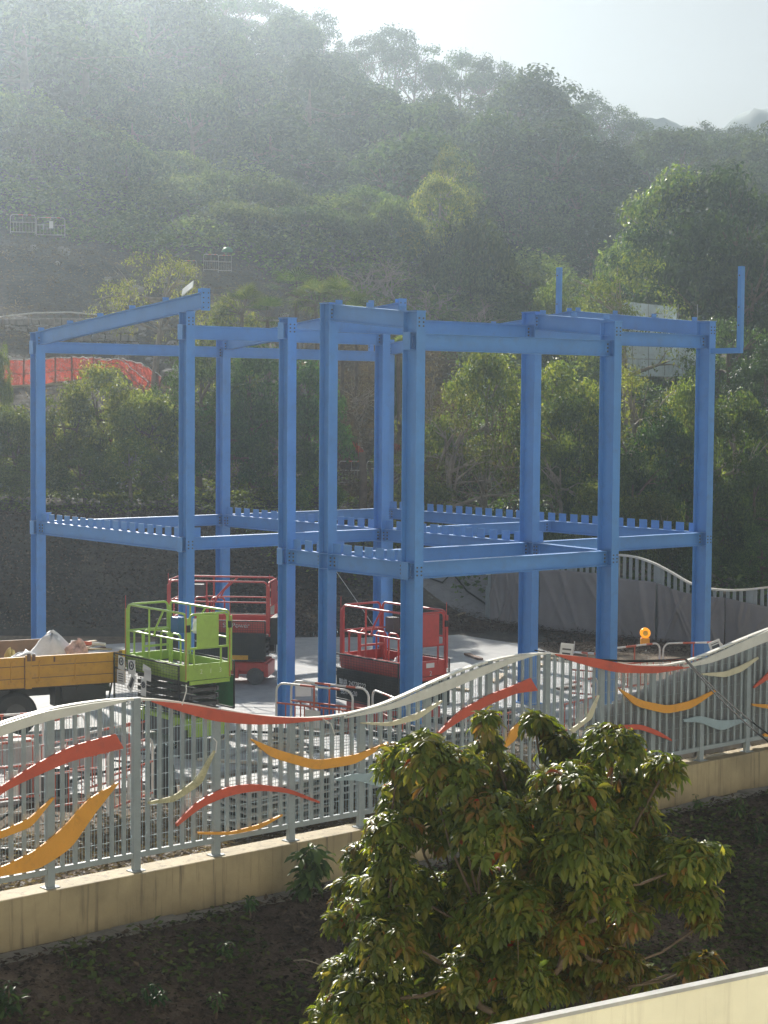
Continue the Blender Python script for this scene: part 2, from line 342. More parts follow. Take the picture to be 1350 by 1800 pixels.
# slab
SLP = [(-700, 1228), (-150, 1152), (0, 1142), (310, 1126), (600, 1109), (690, 1104), (785, 1112), (860, 1124), (930, 1134), (1010, 1160), (1130, 1215), (1100, 1250), (700, 1306), (460, 1346), (307, 1370), (232, 1383), (0, 1411), (-500, 1470)]
pts = [atZ(p[0], p[1], 0) for p in SLP]
mb = MB(); n = len(pts); mb.add([(p.x, p.y, 0) for p in pts]+[(p.x, p.y, -.3) for p in pts], [tuple(range(n))]+[(i, (i+1) % n, n+(i+1) % n, n+i) for i in range(n)])
tag(mb.build('concrete_slab', SLABM), kind='structure')
ORD = 'first second third fourth fifth sixth seventh eighth ninth tenth eleventh twelfth thirteenth fourteenth fifteenth sixteenth seventeenth eighteenth nineteenth twentieth'.split()
def ordl(k, n, side='left'):
    return (ORD[k]+' from the left' if k < (n+1)//2 else ORD[n-1-k]+' from the right')
# ------------------------------------------------------------------ steel frame
ANG = .6808; U = Vector((math.cos(ANG), math.sin(ANG), 0)); VV = Vector((math.sin(ANG), -math.cos(ANG), 0)); ZV = Vector((0, 0, 1))
G0 = Vector((-8.2475, 44.982, 0)); D1, D2, D1B = 5.3024, 5.4082, 5.0541
VR = [0, 6.4575, 10.064, 11.3937, 13.9233]
L1, EA, EB, EG, EE = HC-2.9, HC+1.374, HC+1.586, HC+1.2476, HC+1.6253
RV, ZR = 7.15, None
def gp(u, v, z=0):
    du = 0 if u == 0 else (D1 if (v < 4 or True) else D1B) if u == 1 else D1+D2
    if u == 1 and v == 4: du = D1B
    return G0+U*du+VV*VR[v]+ZV*z
frame = empty('steel_frame', gp(0, 3), 0, 'unfinished bright blue two-storey steel frame of bolted columns and beams on the concrete slab', 'steel frame')
FO = gp(0, 3)
def rel(p): return Vector(p)-FO
def rz_(s, roof=True):      # rafter top height along v
    return None
def column(u, v, top, d, wd):
    P = rel(gp(u, v)); mb = MB(); H = top
    tf = .018
    a, b = P+ZV*.02, P+ZV*H
    # profile axes: side = d x up ; use up=VV so 'u' axis = VV
    poly = []
    Hh, W, tw = d/2, wd/2, .012
    poly = [(-W, -Hh), (W, -Hh), (W, -Hh+tf), (tw/2, -Hh+tf), (tw/2, Hh-tf), (W, Hh-tf), (W, Hh), (-W, Hh), (-W, Hh-tf), (-tw/2, Hh-tf), (-tw/2, -Hh+tf), (-W, -Hh+tf)]
    mb.prof(a, b, poly, VV)
    c = mb.build('column', BLUE, frame)
    # base plate, stiffeners, cap
    s = MB(); M = Matrix((U, VV, ZV)).transposed()
    s.box(P+ZV*.012, (wd+.16, d+.16, .024), M); s.box(P+ZV*(H+.008), (wd+.02, d+.02, .016), M)
    for zz in (L1, L1-.29):
        for sd in (-1, 1): s.box(P+ZV*(zz-.006)+U*sd*(wd/4+.004), (wd/2-.012, d-2*tf, .012), M)
    s.build('stiffener_plates', BLUE, c)
    # weld marks / bolt dots on flange near the joints
    for z_ in (L1, H-.04):
        for q in (-.05, .05):
            bo = MB()
            for zz in (z_-.08, z_-.15, z_-.22): p = P+ZV*zz+U*q+VV*(d/2); bo.cyl(p, p+VV*.012, .017, 6)
            bo.build('bolt_row', DGREY, c)
    # end plates left for beams not yet erected
    return c
DL, DS = (.40, .20), (.30, .21)
RS = 0.092                                    # roof slope
ZRG = EA+.22+RS*RV                            # ridge height (top of rafter)
def raf(vm): return ZRG-RS*abs(vm-RV)
def top_at(v): return raf(VR[v])-.33
column(0, 0, raf(0)-.02, .30, .24); column(1, 0, raf(0)-.02, .32, .23); column(2, 0, raf(0)-.02, .30, .22)
column(0, 1, top_at(1), *DS); column(1, 1, top_at(1), *DS)
column(0, 2, HC+1.62, *DS); column(0, 3, raf(VR[3])+.0, *DS)
column(0, 4, raf(VR[4])+.0, *DL); column(1, 3, raf(VR[3])+.02, *DL); column(1, 4, raf(VR[4])-.02, *DL); column(2, 3, raf(VR[3])+.0, *DL)
DEP = {0: .32, 1: .30, 2: .3, 3: .3, 4: .4}
DEP1 = {0: .32, 1: .3, 3: .4, 4: .4}
def cdep(u, v): return .40 if (v == 4 or (v == 3 and u > 0)) else .30
def bolts(mb, p, ax, nrm, n=3, dz=.07):
    for k in range(n):
        q = p-ZV*(.08+dz*k)
        for s in (-1, 1): mb.cyl(q+nrm*(.006*s), q+nrm*(.03*s), .02, 6)
def beam(pa, pb, z, h=.29, w=.17, ga=.07, gb=.07, name='beam', zb=None, tabs=None, dirn=None):
    a = rel(Vector((pa.x, pa.y, z))); b = rel(Vector((pb.x, pb.y, z if zb is None else zb)))
    d = (b-a).normalized(); a2, b2 = a+d*ga, b-d*gb
    o = MB().ibeam(a2, b2, h, w).build(name, BLUE, frame)
    nn = d.cross(ZV).normalized()
    for p, s in ((a2, 1), (b2, -1)):
        bo = MB(); bolts(bo, p+d*(.09*s), d, nn); bo.build('bolt_row', DGREY, o)
    M = Matrix((d, nn, d.cross(nn)*-1)).transposed()
    for p, s in ((a2, 1), (b2, -1)): MB().box(p+d*(.05*s)-ZV*h/2+nn*.011, (.22, .012, h*.72), M).build('splice_plate', BLUE, o)
    if tabs:
        t0, t1, n = tabs; L = (b-a).length
        tm = None
        for k in range(n):
            q = a+d*(t0+(t1-t0)*k/(n-1))
            tb = MB().box((0, 0, 0), (.24, .012, .20), M).mesh('tab', BLUE) if tm is None else tm; tm = tb
            t = link('tab', tb, o); t.location = q+ZV*.098+d*random.uniform(-.01, .01)
    return o
# level 1
for (u0, v0, u1, v1) in ((0, 0, 1, 0), (1, 0, 2, 0), (0, 1, 1, 1), (0, 3, 1, 3), (1, 3, 2, 3), (0, 4, 1, 4)):
    beam(gp(u0, v0), gp(u1, v1), L1, ga=.02, gb=.02, h=.30 if v0 > 2 else .27)
KP = gp(2, 0)+VV*VR[1]
beam(gp(1, 1), KP, L1, ga=.02, h=.27)
beam(gp(0, 0), gp(0, 1), L1, ga=.16, gb=.16, h=.30, tabs=(.3, 6.1, 17)).name = 'beam'
beam(gp(1, 0), gp(1, 1), L1, ga=.16, gb=.16, h=.30, tabs=(.3, 6.1, 16))
beam(gp(1, 1), gp(1, 3), L1, ga=.16, gb=.2, h=.28, tabs=(.3, 4.6, 12))
beam(gp(1, 3), gp(1, 4), L1, ga=.2, gb=.2, h=.28)
beam(gp(0, 2), gp(0, 3), L1, ga=.16, gb=.16, h=.3, tabs=(.35, 1.1, 3), name='beam')
beam(gp(0, 3), gp(0, 4), L1, ga=.16, gb=.2, h=.32, tabs=(.3, 2.25, 7))
beam(gp(2, 0), gp(2, 3), L1, ga=.16, gb=.2, h=.28, tabs=(.3, 11.1, 29))
for (u0, v0, t) in ((0, 1, .25), (1, 1, .25), (1, 3, .3), (0, 3, .3), (0, 0, .25)):
    p = rel(gp(u0, v0, L1))+U*t; M = Matrix((U, VV, ZV)).transposed(); MB().box(p+ZV*.10, (.2, .012, .21), M).build('stub_plate', BLUE, frame)
# eaves and roof level, parallel to U
beam(gp(0, 0), gp(1, 0), EA, ga=.02, gb=.02, h=.27); beam(gp(1, 0), gp(2, 0), EA, ga=.02, gb=.02, h=.27)
beam(gp(0, 1), gp(1, 1), EB, ga=.02, gb=.02, h=.29); beam(gp(0, 3), gp(1, 3), EE, ga=.02, gb=.02, h=.3)
beam(gp(1, 3), gp(2, 3), EE-.06, ga=.02, gb=.02, h=.3); beam(gp(0, 4), gp(1, 4), EG, ga=.02, gb=.02, h=.31)
# rafters
def rafter(u, va, vb, stub=False):
    base = gp(u, 0) if not (u == 1 and va > RV+3) else gp(1, 3)-VV*VR[3]
    a = base+VV*va; b = base+VV*vb
    if u == 1 and va > RV+3: b = gp(1, 4)
    a = rel(Vector((a.x, a.y, raf(va)))); b = rel(Vector((b.x, b.y, raf(vb))))
    d = (b-a).normalized(); o = MB().ibeam(a, b, .32, .17).build('rafter', BLUE, frame)
    cl = MB(); L = (b-a).length; n = max(2, int(L/1.25)); M = Matrix((U, d, ZV)).transposed()
    for k in range(n+1):
        q = a+d*(.15+(L-.3)*k/n); cl = MB(); cl.box(q+ZV*.045, (.16, .010, .09), M); cl.box(q+ZV*.006+d*.04, (.16, .08, .01), M); cl.build('purlin_cleat', BLUE, o)
    if stub:
        e = MB(); e.box(b+d*.012-ZV*.15, (.22, .02, .46), M); e.build('end_plate', BLUE, o)
        bo = MB()
        for zz in (-.02, -.12, -.22, -.32):
            for s in (-.06, .06): bo.cyl(b+d*.022+ZV*zz+U*s, b+d*.04+ZV*zz+U*s, .014, 6)
        bo.build('bolts', DGREY, o)
rafter(0, .02, RV, True); rafter(1, .02, RV, True); rafter(2, .02, RV); rafter(2, RV, VR[3]-.2)
rafter(0, VR[3]+.16, VR[4]-.2); rafter(1, VR[3]+.2, VR[4]-.2)
# haunch gussets + open connection plates facing left on columns D, G
M = Matrix((U, VV, ZV)).transposed()
for (u, v, zz) in ((0, 2, L1), (0, 4, L1), (0, 4, EG), (0, 1, L1), (0, 0, L1), (0, 1, EB), (0, 0, EA), (0, 2, EE-.1)):
    p = rel(gp(u, v, zz)); e = MB(); e.box(p-U*.17-ZV*.14, (.012, .18, .3), M); e.box(p-U*.11-ZV*.14, (.11, .012, .28), M)
    e.box(p-U*.1+ZV*.008, (.15, .18, .012), M); e.box(p-U*.1-ZV*.298, (.15, .18, .012), M)
    e.build('connection_plate', BLUE, frame)
# upright posts on outriggers
def upright(p, arm, zt, zb):
    s = MB(); q = p+VV*arm
    if abs(arm) > .01:
        s.bar(rel(Vector((p.x, p.y, zb))), rel(Vector((q.x, q.y, zb)))+VV*(.05 if arm > 0 else -.05), .1, .12)
    s.bar(rel(Vector((q.x, q.y, zb+(.06 if arm else 0)))), rel(Vector((q.x, q.y, zt))), .12, .10, VV)
    o = s.build('upright_post', BLUE, frame)
    b = MB()
    for zz in (zt-.2, zt-.9, zt-1.3): b.cyl(rel(Vector((q.x, q.y, zz)))-U*.06, rel(Vector((q.x, q.y, zz)))-U*.07, .018, 8)
    b.build('bolts', DGREY, o)
J = gp(2, 3); upright(J, 1.0, zof(1288, 468, (J+VV).y), EE-.42)
Fp = gp(2, 0); upright(Fp, -.75, zof(655, 528, (Fp-VV*.75).y), EA-.1)
base2 = gp(2, 0)
best = min(np.linspace(5, 8, 200), key=lambda s: abs((base2+VV*s).x/(base2+VV*s).y-(963-675+7)/F)); pm = base2+VV*best+U*.15
upright(pm, 0, zof(963, 470, pm.y), raf(best)-.25)
# ------------------------------------------------------------------ wavy fence in front
def fpt(px, py):            # ray meets the fence's vertical plane -> (s, z)
    d = ray(px, py); o = Vector((0, 0, HC)); t = ((FA-o).x*FN.x+(FA-o).y*FN.y)/(d.x*FN.x+d.y*FN.y); p = o+d*t
    return (Vector((p.x-FA.x, p.y-FA.y, 0)).dot(FD), p.z)
def fpl(L): return [fpt(*p) for p in L]
TOP = fpl([(-60, 1292), (0, 1270), (60, 1250), (120, 1238), (180, 1229), (235, 1225), (300, 1230), (360, 1240), (420, 1252), (480, 1260), (560, 1262), (640, 1248), (700, 1226), (770, 1192), (840, 1165), (900, 1151), (945, 1146), (1000, 1150), (1050, 1160), (1100, 1168), (1150, 1170), (1190, 1166), (1240, 1150), (1290, 1128), (1350, 1104), (1400, 1088)])
tS = np.array([p[0] for p in TOP]); tZ = np.array([p[1] for p in TOP])
def topz(s): return float(np.interp(s, tS, tZ))
sp_post = FLEN/11
fence = empty('wavy_fence', FA, 0, 'grey picket fence with wavy rail and coloured swooshes standing on the yellow kerb wall', 'fence')
def fl(s, z, n=0): return FD*s+FN*n+ZV*(z-FA.z)
NP0, NP1 = -2, 13
for k in range(NP0, NP1+1):
    s = k*sp_post; p = MB().bar(fl(s, ZF+.0), fl(s, topz(s)-.01), .11, .07, FN).build('fence_post', FGREY, fence, bevel=.006)
    MB().bar(fl(s, ZF+.0), fl(s, ZF+.012), .2, .16, FN).build('base_plate', FGREY, p)
for k in range(NP0, NP1):
    a, b = k*sp_post, (k+1)*sp_post
    MB().bar(fl(a+.06, ZF+.21), fl(b-.06, ZF+.21), .05, .07).build('bottom_rail', FGREY, fence)
    mb = MB()
    for q in range(1, 7):
        s = a+(b-a)*q/7+random.uniform(-.004, .004); mb.bar(fl(s, ZF+.246), fl(s, topz(s)-.03), .055, .025, FN)
    mb.build('picket_panel', FGREY, fence)
    mw = MB()
    nst = 28
    for q in range(1, nst):
        s = a+(b-a)*q/nst; mw.bar(fl(s, ZF+.2, .055), fl(s, topz(s)-.05, .055), .0045, .0045, FN)
    for q in range(9):
        z = ZF+.22+q*.2
        if z < min(topz(a), topz(b))-.05: mw.bar(fl(a+.04, z, .055), fl(b-.04, z, .055), .0045, .0045)
    mw.build('wire_mesh', PALEBLUE, fence)
# curved top rail
rail = MB(); ss = np.linspace(tS[0], tS[-1], 160); k = 5
zz = np.interp(ss, tS, tZ); zz = np.convolve(np.pad(zz, 4, 'edge'), np.ones(9)/9, 'valid')
Vr = []
for s, z in zip(ss, zz):
    for (n_, h_) in ((-.03, -.03), (-.03, .0), (.05, .0), (.05, -.03)): Vr.append(fl(s, z+h_, n_))
fs = [(i*4+j, i*4+(j+1) % 4, (i+1)*4+(j+1) % 4, (i+1)*4+j) for i in range(len(ss)-1) for j in range(4)]
rail.add(Vr, fs, False); rail.build('top_rail', WHITE, fence)
def swoosh(up, lo, mat, name='ornament', off=-.075, t=.03):
    # up/lo : pixel points of upper and lower edges, same ends
    def dens(P):
        P = np.array(fpl(P)); t_ = np.concatenate([[0], np.cumsum(np.hypot(*np.diff(P, axis=0).T))]); q = np.linspace(0, t_[-1], 40)
        # Catmull style smoothing
        x = np.interp(q, t_, P[:, 0]); y = np.interp(q, t_, P[:, 1])
        for _ in range(6): x[1:-1] = (x[:-2]+2*x[1:-1]+x[2:])/4; y[1:-1] = (y[:-2]+2*y[1:-1]+y[2:])/4
        return list(zip(x, y))
    A_, B_ = dens(up), dens(lo); n = len(A_); vs = []
    for (s, z) in A_: vs += [fl(s, z, off), fl(s, z, off+t)]
    for (s, z) in B_: vs += [fl(s, z, off), fl(s, z, off+t)]
    fs = []
    for i in range(n-1):
        a, b = 2*i, 2*i+2; c, d = 2*n+2*i, 2*n+2*i+2
        fs += [(a, b, d, c), (a+1, c+1, d+1, b+1), (a, a+1, b+1, b), (c, d, d+1, c+1)]
    fs += [(0, 2*n, 2*n+1, 1), (2*n-2, 2*n-1, 4*n-1, 4*n-2)]
    mb = MB(); mb.add(vs, fs); return mb.build(name, mat, fence)
SW = [
 ([(-60, 1295), (0, 1272), (70, 1250), (150, 1236), (222, 1227)], [(-60, 1318), (0, 1291), (70, 1268), (150, 1250), (222, 1230)], WHITE),
 ([(262, 1231), (320, 1236), (400, 1250), (480, 1260), (578, 1261)], [(262, 1233), (300, 1246), (370, 1267), (440, 1273), (500, 1271), (578, 1263)], RED),
 ([(600, 1260), (680, 1238), (760, 1203), (840, 1172), (900, 1154), (940, 1147)], [(600, 1262), (680, 1247), (760, 1222), (840, 1188), (900, 1162), (940, 1150)], WHITE),
 ([(972, 1149), (1040, 1156), (1110, 1170), (1205, 1171)], [(972, 1151), (1010, 1165), (1080, 1182), (1150, 1183), (1205, 1173)], RED),
 ([(1195, 1170), (1240, 1155), (1290, 1132), (1350, 1105), (1400, 1085)], [(1195, 1173), (1240, 1166), (1290, 1148), (1350, 1124), (1400, 1105)], WHITE),
 ([(-60, 1420), (0, 1378), (60, 1340), (120, 1310), (198, 1289)], [(-60, 1450), (0, 1390), (60, 1362), (120, 1336), (212, 1314)], RED),
 ([(-50, 1470), (0, 1458), (45, 1438), (88, 1400)], [(-50, 1485), (0, 1471), (50, 1452), (91, 1401)], ORANGE),
 ([(-60, 1538), (0, 1522), (60, 1492), (110, 1450), (150, 1402), (202, 1374)], [(-60, 1545), (0, 1538), (60, 1528), (120, 1490), (160, 1430), (203, 1376)], ORANGE),
 ([(256, 1408), (300, 1398), (340, 1368), (371, 1318)], [(256, 1412), (300, 1409), (350, 1376), (373, 1319)], MOSSY),
 ([(304, 1446), (340, 1408), (390, 1382), (440, 1376), (500, 1384), (556, 1407)], [(306, 1451), (350, 1416), (400, 1396), (450, 1388), (500, 1392), (556, 1411)], RED),
 ([(342, 1461), (400, 1461), (450, 1448), (491, 1430)], [(344, 1465), (400, 1466), (450, 1456), (491, 1433)], ORANGE),
 ([(436, 1297), (480, 1316), (550, 1336), (620, 1326), (677, 1303)], [(437, 1300), (470, 1330), (550, 1353), (620, 1342), (677, 1306)], ORANGE),
 ([(584, 1368), (620, 1358), (660, 1360), (700, 1372), (735, 1374)], [(584, 1371), (620, 1370), (660, 1382), (690, 1388), (735, 1378)], PALEBLUE),
 ([(629, 1269), (680, 1269), (730, 1252), (771, 1230)], [(630, 1271), (680, 1276), (730, 1264), (772, 1233)], CREAM),
 ([(760, 1292), (800, 1250), (850, 1222), (900, 1203), (927, 1191)], [(758, 1296), (800, 1268), (850, 1240), (900, 1218), (940, 1213)], RED),
 ([(882, 1310), (893, 1282), (918, 1258)], [(878, 1318), (900, 1300), (922, 1262)], ORANGE),
 ([(996, 1282), (1025, 1262), (1046, 1221)], [(1002, 1287), (1035, 1262), (1048, 1222)], CREAM),
 ([(1083, 1209), (1120, 1230), (1170, 1240), (1210, 1231), (1253, 1211)], [(1084, 1212), (1110, 1240), (1165, 1254), (1210, 1245), (1254, 1214)], ORANGE),
 ([(1055, 1283), (1080, 1274), (1120, 1272), (1150, 1283), (1174, 1298)], [(1055, 1286), (1085, 1282), (1120, 1281), (1150, 1292), (1176, 1302)], RED),
 ([(1196, 1264), (1225, 1257), (1260, 1266), (1306, 1263)], [(1197, 1268), (1225, 1269), (1262, 1284), (1307, 1266)], PALEBLUE),
 ([(1228, 1183), (1270, 1180), (1300, 1168), (1327, 1154)], [(1230, 1186), (1270, 1190), (1300, 1179), (1328, 1157)], CREAM),
 ([(1320, 1206), (1350, 1177), (1390, 1150)], [(1320, 1209), (1350, 1190), (1390, 1165)], RED),
 ([(1316, 1236), (1350, 1238), (1390, 1228)], [(1318, 1240), (1350, 1246), (1390, 1238)], ORANGE),
 ([(1336, 1290), (1360, 1282), (1390, 1275)], [(1338, 1294), (1360, 1294), (1390, 1287)], ORANGE),
 ([(1095, 1327), (1113, 1322), (1131, 1315)], [(1097, 1332), (1113, 1327), (1131, 1318)], ORANGE)]
for a, b, m_ in SW: swoosh(a, b, m_)
# kerb wall
wall = empty('kerb_wall', FA, 0, 'long low stained yellow concrete kerb wall carrying the wavy fence', 'wall')
MB().bar(fl(-12, -.18, .05), fl(FLEN+14, -.18, .05), .42, .66).build('wall_face', CURB, wall, bevel=.015)
# stone ledge below
led = MB(); s = -12
while s < FLEN+12:
    L = random.uniform(.5, 1.4); led.bar(fl(s+.01, -.56+random.uniform(-.02, .02), -.36+random.uniform(-.05, .03)), fl(s+L-.02, -.56+random.uniform(-.02, .02), -.36+random.uniform(-.05, .03)), .38+random.uniform(-.06, .05), .16); s += L
o = led.build('stone_ledge', DARKCONC, bevel=.02); o.location = FA; tag(o, 'uneven dark stone ledge running along the foot of the yellow kerb wall', 'ledge')
# dark sheet behind right part of fence
SH = fpl([(1020, 1330), (1050, 1250), (1110, 1228), (1170, 1196), (1215, 1178), (1260, 1166), (1300, 1145), (1400, 1105)])
def shf(u, v):
    s = SH[0][0]+(FLEN+2.2-SH[0][0])*u; zt = float(np.interp(s, [p[0] for p in SH], [p[1] for p in SH])); zt = min(zt, topz(s)-.05)
    z = ZF+.05+(max(zt, ZF+.1)-ZF-.05)*v
    return fl(s, z, .13+.035*math.sin(s*9+v*2)+.03*math.sin(s*23))
o = MB().sheet(shf, 90, 14).build('dark_sheet', TARP, solid=.004); o.location = FA; tag(o, 'dark grey sheet fixed behind the right end of the wavy fence', 'tarpaulin')
# parapet bottom right
zp = HC-3.1
A1, B1 = atZ(864, 1800, zp), atZ(1350, 1699, zp); A2 = atZ(901, 1800, zp); dP = (B1-A1).normalized(); nP = Vector((-dP.y, dP.x, 0)); 
if nP.y < 0: nP = -nP
thk = abs((A2-A1).dot(nP))
para = empty('parapet_wall', (A1+B1)/2, 0, 'pale yellow parapet wall with white capping in the bottom right corner', 'wall')
o_ = (A1+B1)/2; L = 9
M = Matrix((dP, nP, ZV)).transposed()
MB().box(-nP*thk/2-ZV*1.52, (2*L, thk-.03, 3.0), M).build('wall_face', PARA, para)
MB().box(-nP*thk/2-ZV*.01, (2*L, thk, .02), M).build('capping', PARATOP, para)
# the building added unseen behind the camera, its facade bouncing sunlight onto the site
sb_ = empty('building', (0, -3.2, -8), 0, 'long pale sunlit building facade with windows, directly behind the viewpoint', 'building')
FAC = paint('facade_paint', (.78, .72, .58), .8, .05, .5, (.5, .45, .35), .3)
MB().b2(-12, 52, -8, -1.2, 0, 24).build('wall', FAC, sb_)
for fl_ in range(6):
    for k in range(-7, 8):
        x = 20+k*4.1; MB().b2(x-1.1, x+1.1, -1.22, -1.17, 1.1+fl_*3.9, 2.9+fl_*3.9).build('window', DGREY, sb_)
# overhead cables across the fence at right
def catenary(a, b, sag, n=16): return [a.lerp(b, i/n)-ZV*(4*sag*(i/n)*(1-i/n)) for i in range(n+1)]
for k, (dz, lab) in enumerate(((0, 'upper black cable slung diagonally down across the fence at right'), (-.14, 'lower black cable slung diagonally down across the fence at right'))):
    a = atY(1205, 1157, 31.5)+ZV*dz*.2; b = atY(1400, 1322, 26.5)+ZV*dz
    a0 = atY(940, 1143, 33)
    P = catenary(a0, a, .1, 8)[:-1]+catenary(a, b, .12)
    o = MB().tube(P, .012, 6).build('cable', CABLE); tag(o, lab, 'cable', 'black cables hanging over the fence')
# ------------------------------------------------------------------ lettering
def text_mesh(txt, size, mat, name='lettering'):
    cu = bpy.data.curves.new('t', 'FONT'); cu.body = txt; cu.size = size; cu.extrude = .002; cu.align_x = 'LEFT'
    o = bpy.data.objects.new('t', cu); C.objects.link(o); dg = bpy.context.evaluated_depsgraph_get(); dg.update()
    me = bpy.data.meshes.new_from_object(o.evaluated_get(dg)); bpy.data.objects.remove(o); bpy.data.curves.remove(cu)
    me.name = name; me.materials.clear(); me.materials.append(mat); return me
def put_text(txt, size, mat, parent, loc, X, Z, name='lettering'):   # X reading direction, Z up of letters (local axes)
    o = link(name, text_mesh(txt, size, mat), parent); X = Vector(X).normalized(); Z = Vector(Z).normalized(); Nn = X.cross(Z)
    m = Matrix((X, Z, Nn)).transposed().to_4x4(); m.translation = loc; o.matrix_local = m; return o
# ------------------------------------------------------------------ scissor lifts
def wheel(r, w):
    mb = MB(); mb.tube([(0, -w/2, 0), (0, -w/2+.015, 0), (0, w/2-.015, 0), (0, w/2, 0)], [r*.93, r, r, r*.93], 28); return mb
def lift(label, loc, rz, body, L=2.06, W=.95, zd=1.32, rail_h=1.12, kind='green'):
    t = empty('scissor_lift', loc, rz, label, 'scissor lift'); hx, hy = L/2, W/2; r = .022
    # chassis
    mb = MB(); mb.b2(-hx+.08, hx-.08, -hy+.12, hy-.12, .22, .5); mb.b2(-hx+.02, -hx+.12, -hy+.1, hy-.1, .16, .46); mb.b2(hx-.12, hx-.02, -hy+.1, hy-.1, .16, .46)
    mb.b2(-hx+.1, hx-.1, -hy+.04, -hy+.12, .3, .5); mb.b2(-hx+.1, hx-.1, hy-.12, hy-.04, .3, .5)
    ch = mb.build('chassis', body, t, bevel=.012)
    mb = MB(); mb.b2(-.45, .45, -hy+.02, -hy+.13, .14, .42); mb.build('battery_tray', body if kind != 'green' else DGREY, t, bevel=.01)
    for sx in (-1, 1):
        for sy in (-1, 1):
            wo = wheel(.19, .13).build('wheel', RUBBER, t); wo.location = (sx*(hx-.3), sy*(hy-.07), .19)
            h = MB().cyl((0, sy*.06, 0), (0, sy*.075, 0), .10, 16).build('rim', DGREY, wo)
    # folded scissor pack
    n = 5; z0, z1 = .54, zd-.14
    sc = MB()
    for i in range(n):
        z = z0+(z1-z0)*(i+.5)/n; h = (z1-z0)/n*.62
        for sy in (-1, 1):
            for o_, tl in ((0, .012), (.055, -.012)):
                a = (-hx+.14, sy*(hy-.17-o_), z-tl); b = (hx-.14, sy*(hy-.17-o_), z+tl); sc.bar(a, b, .04, h)
        for x in (-hx+.2, 0, hx-.2): sc.cyl((x, -hy+.14, z), (x, hy-.14, z), .028, 10)
        for sx in (-1, 1): sc.b2(sx*(hx-.2)-.05, sx*(hx-.2)+.05, -hy+.2, hy-.2, z-h*.35, z+h*.35)
    sc.build('scissor_arms', DGREY, t)
    # platform
    mb = MB(); mb.b2(-hx, hx, -hy, hy, zd-.10, zd-.02); mb.b2(-hx-.0, hx, -hy-.01, -hy+.02, zd-.14, zd+.16)
    pl = mb.build('platform', body, t)
    mb = MB(); mb.b2(-hx, hx, hy-.02, hy+.01, zd-.14, zd+.16); mb.b2(hx-.02, hx+.012, -hy-.012, hy+.012, zd-.12, zd+.17); mb.b2(-hx-.012, -hx+.02, -hy-.012, hy+.012, zd-.12, zd+.17)
    mb.b2(hx+.0, hx+.03, -hy+.06, hy-.02, zd-.2, zd-.13)
    mb.build('toe_board', body, t)
    MB().b2(-hx+.03, hx-.03, -hy+.03, hy-.03, zd-.019, zd).build('deck_plate', DGREY, t)
    # guard rails
    zt = zd+rail_h; zm = zd+rail_h*.55
    def arch(x0, y0, x1, y1, za, zb, rad=.09, rr=r):
        L_ = math.hypot(x1-x0, y1-y0); P = rrect(0, L_, za, zb, rad); return [(x0+(x1-x0)*s/L_, y0+(y1-y0)*s/L_, z) for s, z in P]
    def rails(x0, y0, x1, y1, mids=(), brace=None, name='guard_rail'):
        mb = MB(); mb.tube(arch(x0, y0, x1, y1, zd+.02, zt), r, 8)
        mb.tube([(x0, y0, zm), (x1, y1, zm)], r*.8, 8)
        for f in mids: x, y = x0+(x1-x0)*f, y0+(y1-y0)*f; mb.tube([(x, y, zd+.1), (x, y, zt)], r*.85, 8)
        if brace:
            f0, f1 = brace; mb.tube([(x0+(x1-x0)*f0, y0+(y1-y0)*f0, zm-.02), (x0+(x1-x0)*(f0+.04), y0+(y1-y0)*(f0+.04), zm+.15), (x0+(x1-x0)*f1, y0+(y1-y0)*f1, zt-.02)], r*.85, 8)
        return mb.build(name, body, t)
    rails(-hx+.03, -hy, hx-.03, -hy, (.38,), (.46, .62)); rails(-hx+.03, hy, hx-.03, hy, (.35,), (.42, .6))
    rails(-hx, -hy+.04, -hx, hy-.04)
    # square corner posts
    for sx in (-1, 1):
        for sy in (-1, 1): MB().b2(sx*hx-.03, sx*hx+.03, sy*hy-.028, sy*hy+.028, zd, zt-.08).build('corner_post', body, t)
    # end gate with control board at +x end
    mb = MB(); mb.tube(arch(hx, -hy+.06, hx, hy-.06, zd+.45, zt-.02), r, 8); mb.tube([(hx, -hy+.06, zd+.46), (hx, hy-.06, zd+.46)], r, 8)
    for y in (-hy+.16, hy-.2): mb.tube([(hx, y, zd+.1), (hx, y, zd+.46)], r*.9, 8)
    g = mb.build('end_gate', body, t)
    mb = MB(); mb.b2(hx+.022, hx+.034, -hy+.2, hy-.27 if kind == 'green' else hy-.2, zd+.46, zt-.04); mb.build('board_panel', body, g, bevel=.005)
    # folded inner arches
    mb = MB()
    for i in range(3):
        x = -hx+.1+.38*i; mb.tube(arch(x, -.02 if i else -hy+.1, x+.3, -.02 if i else -hy+.1, zd+.05, zd+.6, .08), r*.9, 8)
    mb.b2(-hx+.3, -hx+.34, -.3, .28, zd+.3, zd+.34)
    mb.tube(arch(-hx+.32, -.3, -hx+.32, .3, zd, zd+.62, .09), r, 8)
    mb.build('folding_rail', body, t)
    MB().b2(-hx+.35, -hx+.6, hy-.2, hy-.03, zd+.55, zd+.85).build('control_box', BLUEP if kind == 'green' else DGREY, t, bevel=.01)
    mb = MB().b2(hx-.03, hx+.05, -hy-.02, -hy+.05, zt-.33, zt-.2); mb.b2(hx-.01, hx+.06, hy-.06, hy+.0, zt-.3, zt-.18)
    mb.build('clamp', BLACK, t)
    for (x, y) in ((hx+.03, -hy-.03), (hx+.04, hy-.03), (-hx, -hy-.03)):
        MB().tube([(x, y, zd-.1), (x, y, zt+.17)], .008, 6).build('red_whip', LRED, t)
